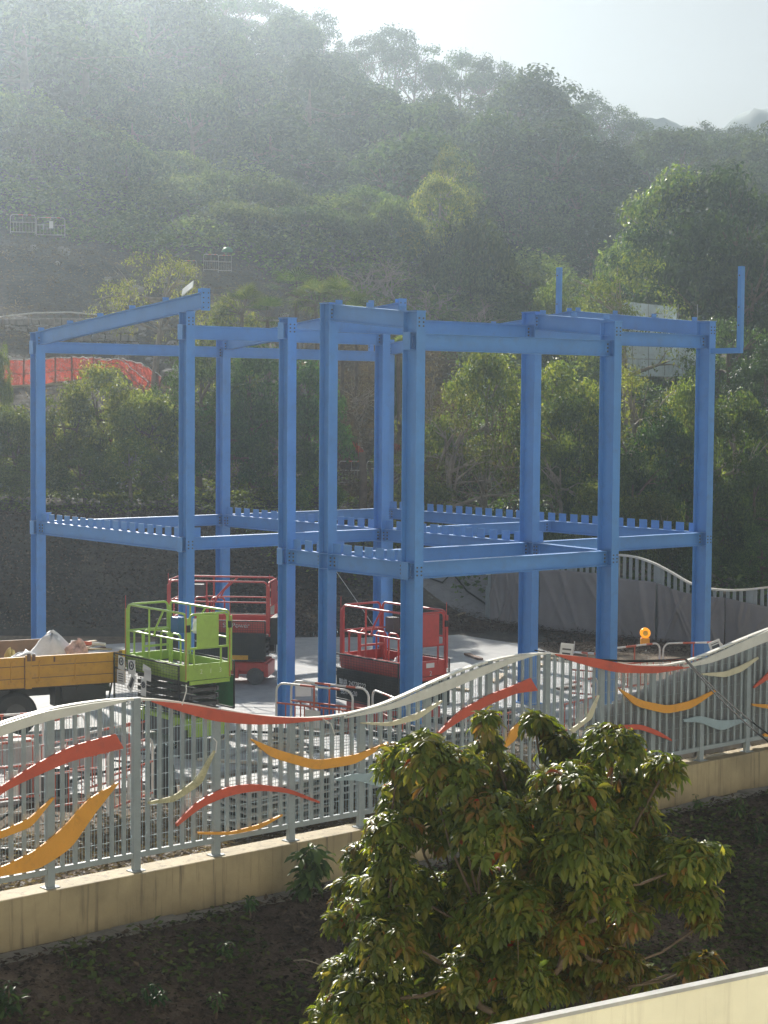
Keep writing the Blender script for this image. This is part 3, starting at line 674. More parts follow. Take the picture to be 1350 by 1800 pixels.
    # guard mesh panels under the deck on the long sides
    for sy in (-1, 1):
        mb = MB(); y = sy*(hy+.13); x0, x1, za, zb = -hx-.25, hx-.05, zd-.72, zd+.16
        for a, b in (((x0, y, za), (x1, y, za)), ((x0, y, zb), (x1, y, zb)), ((x0, y, za), (x0, y, zb)), ((x1, y, za), (x1, y, zb)), ((x0, y, zd-.12), (x1, y, zd-.12))): mb.bar(a, b, .025, .025)
        fr = mb.build('guard_frame', BLACK, t); mb = MB()
        for i in range(1, 44): x = x0+(x1-x0)*i/44; mb.bar((x, y, za), (x, y, zb), .005, .005)
        for i in range(1, 17): z = za+(zb-za)*i/17; mb.bar((x0, y, z), (x1, y, z), .005, .005)
        mb.build('wire_mesh', BLACK, fr)
        if kind != 'green' or sy > 0:
            MB().b2(x0+.25 if kind == 'red' else x0+.02, x1-.02, y-.008*sy-.003, y-.008*sy+.003, za+.02, zd-.13).build('cover_sheet', BLACK if kind != 'green' else GREENP, fr)
    return t, hx, hy, zd, zt
GA = math.atan2(VV.y, VV.x)
zr = 2.46; Pg = [atZ(222, 1061, zr), atZ(330, 1077, zr), atZ(404, 1071, zr), atZ(297, 1056, zr)]
cg = sum(Pg, Vector())/4; t, hx, hy, zd, zt = lift('lime green scissor lift with paper notices tied to its guard mesh', (cg.x, cg.y, 0), GA, LGREEN, zd=1.34, rail_h=1.1, kind='green')
for i, ch in enumerate('213'): put_text(ch, .12, TXTY, t, (hx+.016, -hy+.28+.21*i, zd-.01), (0, 1, 0), (0, 0, 1))
# notices
def notice(x, z, w, h, rot, style):
    y = -hy-.13-.02; a = math.radians(rot)
    o = MB().b2(-w/2, w/2, -.003, 0, -h/2, h/2).build('notice', PAPER, t); o.location = (x, y, z); o.rotation_euler = (0, a, 0)
    if style: 
        d = MB()
        if style == 1: d.tube([(w*.28*math.cos(k/16*6.283), -.006, h*.12+w*.28*math.sin(k/16*6.283)) for k in range(17)], .014, 5, cap=False); d.b2(-w*.1, w*.1, -.008, -.004, h*.03, h*.2)
        if style == 2: d.b2(-w*.25, w*.25, -.008, -.004, -h*.3, h*.3)
        if style == 3:
            for k in range(4): d.b2(-w*.3, w*.3, -.008, -.004, -h*.3+k*h*.17, -h*.3+k*h*.17+h*.06)
        d.build('print', MARK, o)
notice(-hx+.05, zd+.0, .24, .26, 4, 1); notice(-hx+.42, zd-.04, .26, .27, -4, 1); notice(-hx+.95, zd-.02, .27, .13, 12, 0); notice(-hx+.98, zd-.13, .24, .2, 3, 0)
notice(-hx+.03, zd-.27, .28, .26, 0, 3); notice(-hx+.42, zd-.33, .17, .36, 32, 2); notice(-hx+.84, zd-.36, .18, .34, 3, 1)
o = MB().b2(-.12, .12, -.003, 0, -.14, .14).build('notice', PAPER, t); o.location = (.0, hy-.06, zd+.72); MB().tube([(.08*math.cos(k/16*6.283), -.006, .03+.08*math.sin(k/16*6.283)) for k in range(17)], .012, 5).build('print', MARK, o)
zr = 2.34; Pr = [atZ(606, 1063, zr), atZ(780, 1074, zr), atZ(680, 1058, zr)]
cR = (Pr[0]+Pr[1])/2; t2, hx, hy, zd, zt = lift('red scissor lift with white lettering on its black cover beside the tall column', (cR.x, cR.y, 0), GA, LRED, L=1.95, W=1.0, zd=1.24, rail_h=1.1, kind='red')
ym = -hy-.13-.016
put_text('\u806f\u7d61 24778222', .135, TXTW, t2, (-hx+.1, ym, zd-.42), (1, 0, 0), (0, 0, 1))
put_text('SSX-Vc20', .13, TXTW, t2, (-hx+.16, ym, zd-.6), (1, 0, 0), (0, 0, 1))
put_text('2', .13, TXTW, t2, (hx+.016, hy-.42, zd-.11), (0, 1, 0), (0, 0, 1))
MB().b2(hx+.013, hx+.017, hy-.5, hy-.3, zd+.04, zd+.13).build('label_plate', PAPER, t2)
MB().b2(-hx-.24, -hx-.02, ym+.012, ym+.016, zd-.7, zd-.15).build('white_board', PAPER, t2)
P = atZ(450, 1203, 0); dr = math.radians(-6); cB = Vector((atZ(388, 1203, 0).x, P.y+.55, 0))
t3, hx, hy, zd, zt = lift('larger red scissor lift standing behind the lime green lift', (cB.x, cB.y, 0), dr, LRED, L=2.25, W=1.15, zd=1.28, rail_h=1.02, kind='rear')
put_text('SkyPower', .15, TXTW, t3, (.1, -hy-.013, zd-.0), (1, 0, 0), (0, 0, 1))
put_text('I-Youndale', .1, TXTW, t3, (-.75, -hy-.15, zd-.32), (1, 0, 0), (0, 0, 1))
MB().b2(.3, .7, -hy-.155, -hy-.148, zd-.7, zd-.6).build('yellow_plate', YEL, t3)
MB().b2(hx+.02, hx+.2, -hy+.1, hy-.1, .9, 1.5).build('folding_gate', BLACK, t3, bevel=.02)
def blob(name, loc, size, mat, label, cat, seed=0, group=None, peak=0, rz=0):
    r_ = np.random.default_rng(seed); nu, nv = 26, 14; off = r_.random(2)*30
    def fn(u, v):
        a = u*2*math.pi; b = v*math.pi/2; x, y, z = math.cos(a)*math.cos(b), math.sin(a)*math.cos(b), math.sin(b)
        k = 1+.28*float(fbm(np.array(math.cos(a)*1.6+off[0]+z), np.array(math.sin(a)*1.6+off[1]+z*2), 4)); zz = z**(.8+peak)
        return (x*size[0]*k, y*size[1]*k, zz*size[2]*k)
    o = MB().sheet(fn, nu, nv).build(name, mat); o.location = loc; o.rotation_euler = (0, 0, rz); tag(o, label, cat, group); return o
blob('crumpled_bag', cR+Vector((.2, -.05, 1.25-zr)), (.2, .14, .16), SACK, 'crumpled white bag lying on the deck of the red lift', 'bag', 4)
blob('crumpled_bag', cg+Vector((.38, -.3, 2.05-2.46)), (.08, .08, .2), SACK, 'small white cloth bag hanging in the rail corner of the lime green lift', 'bag', 5)
# ------------------------------------------------------------------ flatbed truck
a = atZ(217, 1200, .9); b = atZ(0, 1214, .9); dT = (a-b); dT.z = 0; dT.normalize(); nT = Vector((-dT.y, dT.x, 0))
tr = empty('flatbed_truck', (a.x, a.y, 0), math.atan2(dT.y, dT.x), 'yellow flatbed truck loaded with rubble sacks at the left edge', 'truck')
BL, BW = 5.2, 2.15
mb = MB(); mb.b2(-BL, 0, 0, .05, .92, 1.5)
sb = mb.build('side_board', YEL, tr)
mb = MB()
for z in (1.09, 1.32): mb.b2(-BL, -.03, -.006, -.001, z, z+.012)
for x in (-1.95, -.14): mb.b2(x, x+.014, -.007, -.001, .93, 1.5)
mb.build('board_gaps', RUST, sb)
for x in (-1.93, -4.0, -.09): MB().b2(x, x+.12, -.03, 0, .9, 1.53).build('stake_post', YEL, sb)
for x in (-2.2, -1.66, -.96, -.2):
    mb = MB(); mb.tube([(x, -.012, 1.02), (x, -.012, 1.4), (x+.04, -.012, 1.44), (x+.08, -.012, 1.44)], .012, 6); mb.b2(x-.05, x+.05, -.02, 0, .99, 1.03); mb.build('hinge', YEL, sb)
mb = MB(); mb.b2(-1.9, -1.83, -.035, -.02, 1.42, 1.56); mb.b2(-1.8, -1.74, -.035, -.02, 1.42, 1.55); mb.b2(-.1, -.04, -.035, -.02, 1.4, 1.52); mb.b2(-1.38, -1.35, -.012, -.002, 1.38, 1.48); mb.build('latch', RUST, sb)
MB().b2(-BL, -.55, BW-.05, BW, .92, 1.55).build('side_board', paint('inner_board', (.2, .12, .07), .7, .2, 3), tr)
MB().b2(-BL, 0, .05, BW-.05, .9, .97).build('bed_floor', RUST, tr)
mb = MB(); mb.b2(-BL, -.1, .5, .62, .68, .88); mb.b2(-BL, -.1, BW-.62, BW-.5, .68, .88); mb.b2(-1.3, -.3, .15, .5, .5, .88); mb.b2(-2.9, -2.2, .1, .6, .45, .88); mb.build('chassis', BLACK, tr)
mb = MB(); mb.bar((-.9, .05, .88), (-.35, .05, .72), .03, .2); mb.b2(-1.2, -.4, .06, .1, .62, .88); mb.tube([(-.2, .1, .9), (-.28, .12, .45)], .02, 6); mb.build('mudguard', BLACK, tr)
for x in (-1.75, -4.6):
    for y in (.16, BW-.16):
        wo = MB().tube([(0, -.14, 0), (0, -.11, 0), (0, .11, 0), (0, .14, 0)], [.36, .42, .42, .36], 30).build('wheel', BLACK, tr); wo.location = (x-.35, y, .42)
        MB().tube([(0, -.145, 0), (0, -.1, 0)], [.2, .22], 20).build('rim', DGREY, wo)
mb = MB(); mb.b2(-BL-1.9, -BL-.1, .1, BW-.1, .6, 1.5); mb.b2(-BL-1.6, -BL-.15, .15, BW-.15, 1.5, 2.3); mb.build('cab', YEL, tr, bevel=.06)
def onbed(x, y, z): return Vector((a.x, a.y, 0))+dT*x+nT*y+ZV*z
blob('rubble_sack', onbed(-1.15, .8, .97), (.62, .55, .82), SACK, 'large pale rubble sack peaking above the truck side', 'sack', 1, peak=.9, rz=.5)
blob('rubble_sack', onbed(-1.75, .6, .97), (.42, .4, .52), paint('grey_sack', (.55, .57, .62), .6), 'low grey-white sack beside the tall one on the truck', 'sack', 2)
blob('rubble_sack', onbed(-1.85, 1.2, .97), (.16, .2, .5), paint('yellow_sack', (.55, .42, .12), .6), 'small yellow sack standing on the truck bed', 'sack', 3, peak=.2)
blob('rubble_sack', onbed(-.75, .5, .97), (.3, .3, .66), paint('red_white_sack', (.62, .42, .38), .6, .4, 12), 'pinkish torn sack on the truck bed', 'sack', 6, peak=.2)
for k in range(7):
    x, y = random.uniform(-.9, -.2), random.uniform(.2, 1.2); L = random.uniform(.5, .9); an = random.uniform(-.5, .5)
    p = onbed(x, y, 1.42+.025*k); q = dT*math.cos(an)*L/2+nT*math.sin(an)*L/2+ZV*random.uniform(-.05, .05)
    o = MB().bar(p-q, p+q, .09, .025).build('scrap_board', [WOOD, BEIGE, RUST][k % 3]); tag(o, 'short scrap board in the loose pile at the rear of the truck bed', 'board', 'scrap boards on the truck')
for k in range(6):
    o = MB().tube([onbed(-.9+.1*k, .5, 1.0+.06*k), onbed(-.1, .5+.08*k, 1.02+.06*k)], .03, 8).build('scrap_pipe', RUST); tag(o, 'rusty scrap pipe under the boards on the truck bed', 'pipe', 'scrap pipes on the truck')
p0, p1 = onbed(-.75, .9, 1.62), onbed(-.1, .75, 1.55); mb = MB()
o = MB().tube([p0, p1], .035, 10).build('striped_pole', BARW); MB().tube([p0.lerp(p1, .35), p0.lerp(p1, .6)], .0365, 10).build('red_band', BARR, o); tag(o, 'red and white striped pole lying on the truck load', 'pole')
# ------------------------------------------------------------------ barriers
def make_barrier(name='road_barrier', L=1.5, H=1.0, sign=True, col=BARW, bars=BARR):
    t = empty(name); r = .021
    fr = MB().tube([(x, 0, z) for x, z in rrect(-L/2, L/2, .02, H, .16)], r, 8).build('frame', col, t)
    MB().tube([(-.18*L, 0, H), (.02*L, 0, H)], r+.0015, 8).build('red_band', BARR, fr); MB().tube([(.22*L, 0, H), (.34*L, 0, H)], r+.0015, 8).build('red_band', BARR, fr)
    for z_ in (H*.62, .12): MB().tube([(-L/2, 0, z_), (L/2, 0, z_)], r*.9, 8).build('cross_rail', bars, t)
    mb = MB()
    for k in range(1, 8): x = -L/2+L*k/8; mb.tube([(x, 0, .12), (x, 0, H*.62)], r*.55, 6)
    mb.tube([(0, 0, H*.62), (0, 0, H)], r*.7, 6); mb.build('infill_bars', bars, t)
    if sign: MB().b2(-.16, .14, -.03, -.02, .16, .56).build('plate', BARW, t)
    mb = MB()
    for x in (-L/2+.05, L/2-.05): mb.b2(x-.02, x+.02, -.22, .22, 0, .03)
    mb.build('feet', DGREY, t); return t
bp_, bpn = make_barrier(), make_barrier('road_barrier', sign=False)
BARF = paint('faded_barrier', (.36, .33, .3), .6, .1, 4); bfar = make_barrier('metal_barrier', 1.6, 1.1, False, BARF, BARF)
index_kids(); used = set()
def barrier(pa, pb, label, z=0., H=1.0, proto=None, group='red and white metal barriers', topx=True):
    """ends given at the top rail"""
    proto = proto or bp_; h = 1.0 if proto is not bfar else 1.1
    if isinstance(z, tuple): Y = z[0]; p = atY(pa[0], pa[1], Y); q = atY(pb[0], pb[1], z[1]); p.z -= H; q.z -= H
    else: p, q = atZ(pa[0], pa[1], z+H), atZ(pb[0], pb[1], z+H); p.z = q.z = z
    o = proto if proto.name not in used else copy_tree(proto); used.add(proto.name); used.add(o.name)
    d = q-p; c = (p+q)/2; c.z = min(p.z, q.z); o.location = c; o.rotation_euler = (0, math.atan2((q.z-p.z)*0, 1)*0, math.atan2(d.y, d.x)); Lh = math.hypot(d.x, d.y)
    L0 = 1.6 if proto is bfar else 1.5; o.scale = (Lh/L0, 1, H/h); tag(o, label, 'barrier', group); return o
barrier((486, 1200), (620, 1214), 'front barrier of the pair between the two left slim columns')
barrier((512, 1196), (648, 1211), 'rear barrier with a plate, right behind the front one of the pair', proto=bpn)
barrier((1070, 1141), (1160, 1130), 'barrier under the orange warning lamp', z=-.0)
barrier((1166, 1131), (1272, 1129), 'barrier with white notice standing before the rightmost column', z=0, proto=bpn)
barrier((1005, 1146), (1060, 1150), 'short barrier half hidden behind the fence right of the white sign', z=0, proto=bpn)
for k, (x0, y0, x1, y1, lb) in enumerate([(-70, 1262, 75, 1253, 'leftmost barrier showing above the fence below the truck'), (62, 1272, 150, 1256, 'barrier right behind the left white rail of the fence'), (150, 1290, 245, 1268, 'barrier between the truck tail and the wide fence post'),
     (-30, 1310, 70, 1300, 'low barrier at far left behind the red swoosh'), (85, 1318, 178, 1306, 'barrier behind the tip of the large red swoosh'), (190, 1322, 268, 1296, 'barrier standing next to the black bag'), (215, 1240, 262, 1229, 'narrow barrier end arching above the fence top near the lime lift'),
     (655, 1212, 716, 1236, 'barrier lying in line with the red lift chassis'), (820, 1230, 905, 1215, 'barrier behind the long red swoosh near the middle'), (985, 1205, 1050, 1190, 'barrier behind the fence under the white sign')]):
    barrier((x0, y0), (x1, y1), lb, z=0, proto=bp_ if k % 2 else bpn)
WL = atZ(1134, 1118, 1.12)
wl = empty('warning_lamp', WL, 0, 'orange warning lamp on top of a barrier at right', 'warning lamp')
lampm, nt, b_ = newmat('amber_lens'); b_.inputs['Base Color'].default_value = (.9, .32, .01, 1); b_.inputs['Roughness'].default_value = .25; b_.inputs['Emission Color'].default_value = (1, .35, .02, 1); b_.inputs['Emission Strength'].default_value = .5
MB().b2(-.1, .1, -.05, .05, -.2, -.04).build('battery_case', ORANGE, wl, bevel=.015)
MB().tube([(0, -.05, .07), (0, -.045, .07), (0, .045, .07), (0, .05, .07)], [.085, .115, .115, .085], 24).build('lens', lampm, wl)
MB().tube([(0, -.056, .07), (0, -.051, .07)], [.06, .06], 20).build('inner_lens', paint('lens_yellow', (.9, .5, .05), .3), wl)
# notice boards
def plate(name, pc, w, h, label, cat, tilt=0, mark=True, ry=0):
    o = MB().b2(-w/2, w/2, -.006, .006, -h/2, h/2).build(name, PAPER); o.location = pc; o.rotation_euler = (tilt, ry, .2); 
    if mark:
        MB().b2(-w*.32, w*.32, -.012, -.007, -h*.36, h*.02).build('print', MARK, o); MB().b2(-w*.35, w*.35, -.012, -.007, h*.16, h*.24).build('print_line', DGREY, o)
    tag(o, label, cat); return o
plate('notice_board', atZ(995, 1148, 1.75) , .24, .36, 'white notice board with dark panel sticking up behind the red fence crest', 'sign', .05, ry=.12)
plate('notice_board', atZ(1257, 1134, .97), .28, .2, 'tilted white notice tied to the end of the right barrier', 'sign', 0, ry=-.35)
plate('notice_board', atZ(533, 1212, .82), .3, .26, 'blank cream board leaning on the rear barrier', 'sign', -.2, False)
o = MB().tube([atZ(1008, 1147, 1.3), atZ(1010, 1128, 1.7)], .012).build('thin_stake', BARW); tag(o, 'thin pale stake near the white notice board', 'stake')
# ------------------------------------------------------------------ tarpaulin fence run at rear right
RA, RB = Vector((3.2, 53.5, 0)), Vector((11.5, 47.3, 0)); dR = (RB-RA).normalized(); nR = Vector((-dR.y, dR.x, 0)); nR = nR if nR.y > 0 else -nR
def rpt(px, py):
    d = ray(px, py); o = Vector((0, 0, HC)); t = ((RA-o).x*nR.x+(RA-o).y*nR.y)/(d.x*nR.x+d.y*nR.y); p = o+d*t
    return ((p-RA).dot(dR) if False else Vector((p.x-RA.x, p.y-RA.y, 0)).dot(dR), p.z)
tt = [rpt(*p) for p in [(850, 1010), (900, 1002), (1000, 1000), (1060, 1004), (1100, 1014), (1150, 1022), (1200, 1036), (1250, 1046), (1290, 1052), (1350, 1062), (1450, 1075)]]
ts, tzv = [p[0] for p in tt], [p[1] for p in tt]
def tarp(s0, s1, label, seed):
    r_ = random.Random(seed); ph = [r_.uniform(0, 6) for _ in range(6)]
    def fn(u, v):
        s = s0+(s1-s0)*u; zt = float(np.interp(s, ts, tzv))-.06*math.sin(u*math.pi)*1.0; z = -.05+(zt+.05)*v
        fold = .05*math.sin((u*1.2+v*.5)*5+ph[0])+.012*math.sin(u*47+v*4+ph[2])
        for kk in range(9):
            uc = (kk+.5)/9+.05*math.sin(ph[kk % 6]*3+kk); sl = .35*math.sin(ph[(kk+2) % 6]+kk*1.7); fold += (.10 if kk % 2 else .06)*math.exp(-((u-uc-sl*(1-v))/.022)**2)*(.4+.6*v if kk % 3 else 1-.6*v)
        n_ = -.05-.75*fold*(.35+.65*math.sin(min(1, v*1.1)*math.pi*.85))
        return RA+dR*s+nR*n_+ZV*z
    o = MB().sheet(fn, 130, 30).build('tarpaulin', TARP, solid=.004); tag(o, label, 'tarpaulin', 'grey tarpaulins hung on the rear fence')
sv = [rpt(x, 1100)[0] for x in (862, 948, 1155, 1275, 1460)]
for i, lb in enumerate(('narrow grey tarpaulin at the far left end of the rear fence', 'grey tarpaulin on the rear fence left of the tall right column', 'creased grey tarpaulin behind the orange lamp', 'sagging grey tarpaulin at the right picture edge')): tarp(sv[i]+.02, sv[i+1]-.02, lb, i+3)
rf = empty('wavy_fence', RA, 0, 'second wavy-topped grey fence far behind the tarpaulins at right', 'fence')
rt = [rpt(*p) for p in [(850, 1010), (950, 985), (1020, 975), (1090, 974), (1130, 982), (1170, 1002), (1215, 1030), (1260, 1037), (1300, 1037), (1350, 1031), (1460, 1010)]]
rs, rz2 = [p[0] for p in rt], [p[1] for p in rt]
Vr = []; q = np.linspace(rs[0], rs[-1], 90); zq = np.interp(q, rs, rz2); zq = np.convolve(np.pad(zq, 3, 'edge'), np.ones(7)/7, 'valid')
def rl(s, z, n=0): return dR*s+nR*n+ZV*z
for s, z in zip(q, zq):
    for (n_, h_) in ((.12, -.05), (.12, 0), (.24, 0), (.24, -.05)): Vr.append(rl(s, z+h_, n_))
mb = MB(); mb.add(Vr, [(i*4+j, i*4+(j+1) % 4, (i+1)*4+(j+1) % 4, (i+1)*4+j) for i in range(len(q)-1) for j in range(4)]); mb.build('top_rail', WHITE, rf)
s = rs[0]+.2
while s < rs[-1]-.3:
    mb = MB()
    for k in range(7):
        z = float(np.interp(s+.19*k, q, zq)); mb.bar(rl(s+.19*k, .1, .2), rl(s+.19*k, z-.03, .2), .09, .03, nR)
    mb.build('picket_panel', FGREY, rf); MB().bar(rl(s-.1, 0, .2), rl(s-.1, float(np.interp(s-.1, q, zq))-.02, .2), .12, .08, nR).build('fence_post', FGREY, rf); s += 1.36
# short rusty bollard fence posts near (880,1040) and the geotextile sheet on the bank
for k, (px, lb) in enumerate(((856, 'first grey stub post at the left end of the tarpaulin fence'), (868, 'second grey stub post at the left end of the tarpaulin fence'), (880, 'third grey stub post at the left end of the tarpaulin fence'))):
    p = atZ(px, 1094, 0); o = MB().bar(p+ZV*-.1, p+ZV*1.05, .1, .1).build('stub_post', FGREY); tag(o, lb, 'post', 'grey stub posts beside the tarpaulin')
def drape(P4, nu, nv, amp, lift_=.05, sd=0):   # bilinear px patch on terrain
    def fn(u, v):
        px = (P4[0][0]*(1-u)+P4[1][0]*u)*(1-v)+(P4[3][0]*(1-u)+P4[2][0]*u)*v; Y = (P4[0][1]*(1-u)+P4[1][1]*u)*(1-v)+(P4[3][1]*(1-u)+P4[2][1]*u)*v
        x = (px-675)/F*Y; return Vector((x, Y, tz(x, Y)+lift_+amp*float(fbm(np.array(u*6+sd), np.array(v*5.), 3))))
    return MB().sheet(fn, nu, nv)
# bank sheet right of centre
def bankf(u, v):
    px = 650+u*215; z = 0+v*(2.0-.5*u); Y = 54.6-.8*u+v*(2.6)
    x = (px-675)/F*Y; return Vector((x, Y, z+.12*float(fbm(np.array(u*5.), np.array(v*4.), 4))+.02))
o = MB().sheet(bankf, 40, 20).build('ground_sheet', GEO, solid=.01); tag(o, 'pale grey ground sheet laid over the bank right of the red lift', 'sheet')
P = [Vector(bankf(u, v))+ZV*.06 for u, v in ((.22, 1.0), (.3, .75), (.36, .82), (.45, .6), (.6, .55), (.68, .7), (.8, .45), (.95, .3), (1, .15))]
o = MB().tube(P, .025, 6).build('cable', CABLE); tag(o, 'loose black cable snaking over the pale ground sheet', 'cable')
p = atZ(790, 1090, .1); q_ = atY(846, 1062, p.y+1.5); o = MB().bar(p, q_, .14, .05).build('timber_plank', WOOD); tag(o, 'long timber plank leaning on the bank beside the ground sheet', 'plank')
o = MB().tube([atY(590, 1003, 50), atY(640, 1075, 49), atY(655, 1098, 49)], .008, 5).build('rope', BARW); tag(o, 'thin pale rope hanging down before the dark bank', 'rope')
p = atY(484, 1075, 50.5); o = MB(); o.extr([(-.2, -1.0), (.28, -1.0), (.2, .1), (.05, .62), (-.2, .62)], Vector((0, 0, 0)), Vector((1, 0, 0)), ZV, Vector((0, 1, 0)), .03); o = o.build('leaning_board', BEIGE); o.location = p; o.rotation_euler = (-.12, 0, .1); tag(o, 'tall beige board leaning on the bank behind the rear red lift', 'board')
# ------------------------------------------------------------------ hillside works: nets, barriers, wall, shed
netm, nt, b_ = newmat('net_mesh'); b_.inputs['Base Color'].default_value = (.36, .06, .04, 1); b_.inputs['Roughness'].default_value = .6
tr_ = N(nt, 'ShaderNodeBsdfTransparent'); tl = N(nt, 'ShaderNodeBsdfTranslucent'); tl.inputs[0].default_value = (.4, .07, .045, 1)
m1 = N(nt, 'ShaderNodeMixShader'); m1.inputs[0].default_value = .5; nt.links.new(b_.outputs[0], m1.inputs[1]); nt.links.new(tl.outputs[0], m1.inputs[2])
m2 = N(nt, 'ShaderNodeMixShader'); mr = N(nt, 'ShaderNodeMapRange'); nt.links.new(noise(nt, 3, 6, .7), mr.inputs[0]); mr.inputs[1].default_value = .35; mr.inputs[2].default_value = .65; mr.inputs[3].default_value = .4; mr.inputs[4].default_value = .9
nt.links.new(mr.outputs[0], m2.inputs[0]); nt.links.new(tr_.outputs[0], m2.inputs[1]); nt.links.new(m1.outputs[0], m2.inputs[2]); nt.links.new(m2.outputs[0], nt.nodes['Material Output'].inputs[0])
def net(tp, bt, Y, label, seed=0, posts=0):
    t = empty('safety_net', atY(bt[0][0], bt[0][1], Y if not isinstance(Y, tuple) else Y[0]), 0, label, 'safety net', 'orange-red safety nets on the hillside path'); O = t.location.copy()
    xs = np.array([p[0] for p in tp]); 
    def fn(u, v):
        Yy = Y if not isinstance(Y, tuple) else Y[0]+(Y[1]-Y[0])*u
        a = np.interp(u, np.linspace(0, 1, len(tp)), [p[0] for p in tp]); ay = np.interp(u, np.linspace(0, 1, len(tp)), [p[1] for p in tp])
        b = np.interp(u, np.linspace(0, 1, len(bt)), [p[0] for p in bt]); by = np.interp(u, np.linspace(0, 1, len(bt)), [p[1] for p in bt])
        p = atY(b+(a-b)*v, by+(ay-by)*v, Yy); return p-O+Vector((0, .06*math.sin(u*19+v*3+seed)+.05*math.sin(u*41+v*7), .02*math.sin(u*31)))
    MB().sheet(fn, 50, 10).build('net', netm, t)
    mb = MB()
    for k in range(posts): u = k/max(1, posts-1); mb.tube([fn(u, -.15)-Vector((0, .1, 0)), fn(u, 1.06)-Vector((0, .1, 0))], .03, 6)
    if posts:
        mb.tube([fn(u, .45)-Vector((0, .1, 0)) for u in np.linspace(0, 1, 20)], .018, 5); mb.build('net_posts', RUST, t)
        MB().tube([fn(u, 1.0) for u in np.linspace(0, 1, 24)], .02, 5).build('top_rope', PAPER, t)
    return t
net([(-60, 640), (0, 634), (60, 631), (127, 628)], [(-60, 682), (0, 679), (60, 676), (127, 668)], 67, 'long red net fence on the path at the left edge', 0, 8)
net([(127, 628), (165, 629), (200, 632)], [(127, 668), (165, 662), (178, 640)], 67.5, 'bright net continuing right of the long red net', 2, 3)
net([(172, 634), (212, 631), (240, 655), (262, 672)], [(172, 650), (204, 645), (232, 672), (250, 700)], 66.5, 'folded net strip turning down the slope', 3, 2)
net([(212, 630), (250, 640), (285, 662)], [(236, 655), (256, 690), (278, 692)], 68, 'dark red net panel behind the folded strip', 4, 2)
net([(616, 770), (640, 792)], [(620, 780), (632, 808)], 59, 'small red net rag beside the stump', 5)
net([(692, 778), (704, 783)], [(694, 792), (705, 792)], 58, 'tiny red rag between the middle columns', 6)
net([(248, 758), (257, 760)], [(250, 778), (258, 776)], 57.3, 'orange rag showing through the left bushes, upper one', 7)
net([(192, 768), (200, 774)], [(193, 784), (203, 786)], 57.3, 'orange rag showing through the left bushes, lower one', 8)
mb = MB(); mb.sheet(lambda u, v: atY(-60+190*u, 683-9*u, 67)+Vector((0, -.9*v+.3, -.05)), 12, 2); o = mb.build('path_boards', WOOD, solid=.08); tag(o, 'pale boards of the path below the long red net', 'boards')
mb = MB()
for k in range(22):
    for j in range(4):
        p = atY(-40+13*k+5*(j % 2), 566+14*j, 74.5); mb.box(p+Vector((random.uniform(-.03, .03), random.uniform(-.06, .06), 0)), (random.uniform(.22, .31), .5, random.uniform(.24, .31)), Matrix.Rotation(random.uniform(-.06, .06), 3, 'Y'))
o = mb.build('stone_wall', STONE, bevel=.04); tag(o, 'rough stone retaining wall below the handrail at upper left', 'wall')
t = empty('handrail', atY(0, 556, 73.5), 0, 'thin pale handrail along the top of the stone wall', 'handrail'); O = t.location.copy()
MB().tube([atY(-60, 566, 73.5)-O, atY(0, 557, 73.5)-O, atY(60, 550, 73.5)-O, atY(125, 549, 73.5)-O, atY(170, 553, 73.5)-O], .035, 6).build('rail', BARW, t)
mb = MB()
for px in (-40, 5, 50, 95, 140): p = atY(px, 552, 73.5)-O; mb.tube([p, p-ZV*.5], .025, 6)
mb.build('rail_posts', BARKL, t)
def hb(x0, y0, x1, y1, Y, lb, proto=bfar, H=1.05): barrier((x0, y0), (x1, y1), lb, z=(Y, Y+.1), H=H, proto=proto, group='pale barriers on the hillside')
hb(64, 378, 114, 383, 84, 'barrier with small white plate high on the misty slope at upper left', H=.85); hb(18, 372, 62, 378, 84.6, 'barrier at the left of the misty upper pair', H=.85)
hb(358, 447, 384, 446, 83.4, 'left barrier of the upper pair above the stony slope', H=.75); hb(384, 446, 407, 449, 83.2, 'right barrier of the upper pair above the stony slope', H=.75)
hb(322, 458, 346, 455, 83.0, 'tilted low barrier left of the upper pair', H=.75)
hb(645, 811, 676, 810, 59.5, 'white-framed barrier right of the dark stump', H=.6); hb(596, 810, 640, 811, 59.8, 'barrier left of the dark stump', H=.75)
o = MB().b2(-.09, .09, -.01, .01, -.16, .16).build('small_plate', PAPER); o.location = atY(90, 395, 83.9); tag(o, 'small white plate hung on the misty upper-left barrier', 'plate')
o = MB().box((0, 0, 0), (.55, .4, .03), Matrix.Rotation(-.75, 3, 'Y')).build('tilted_panel', PAPER); o.location = atY(330, 507, 66); o.rotation_euler = (.7, 0, 0); tag(o, 'tilted white panel above the raised left rafter', 'panel')
o = blob('green_bag', atY(400, 443, 84), (.25, .2, .22), GREENP, 'small green bag on the slope above the right barrier', 'bag', 12)
p = atY(637, 890, 57.5); o = MB().tube([p-ZV*.4, p+ZV*.8+Vector((.03, 0, 0)), p+Vector((-.02, 0, 1.65))], [.13, .12, .11], 10).build('tree_stump', BARK); tag(o, 'tall dark dead stump between the middle columns', 'stump')
o = MB().tube([p+Vector((.1, 0, -.3)), p+Vector((.35, 0, .5)), p+Vector((.2, .1, 1.2))], .05, 7).build('dead_branch', BARK); tag(o, 'dark dead branch leaning by the stump', 'branch')
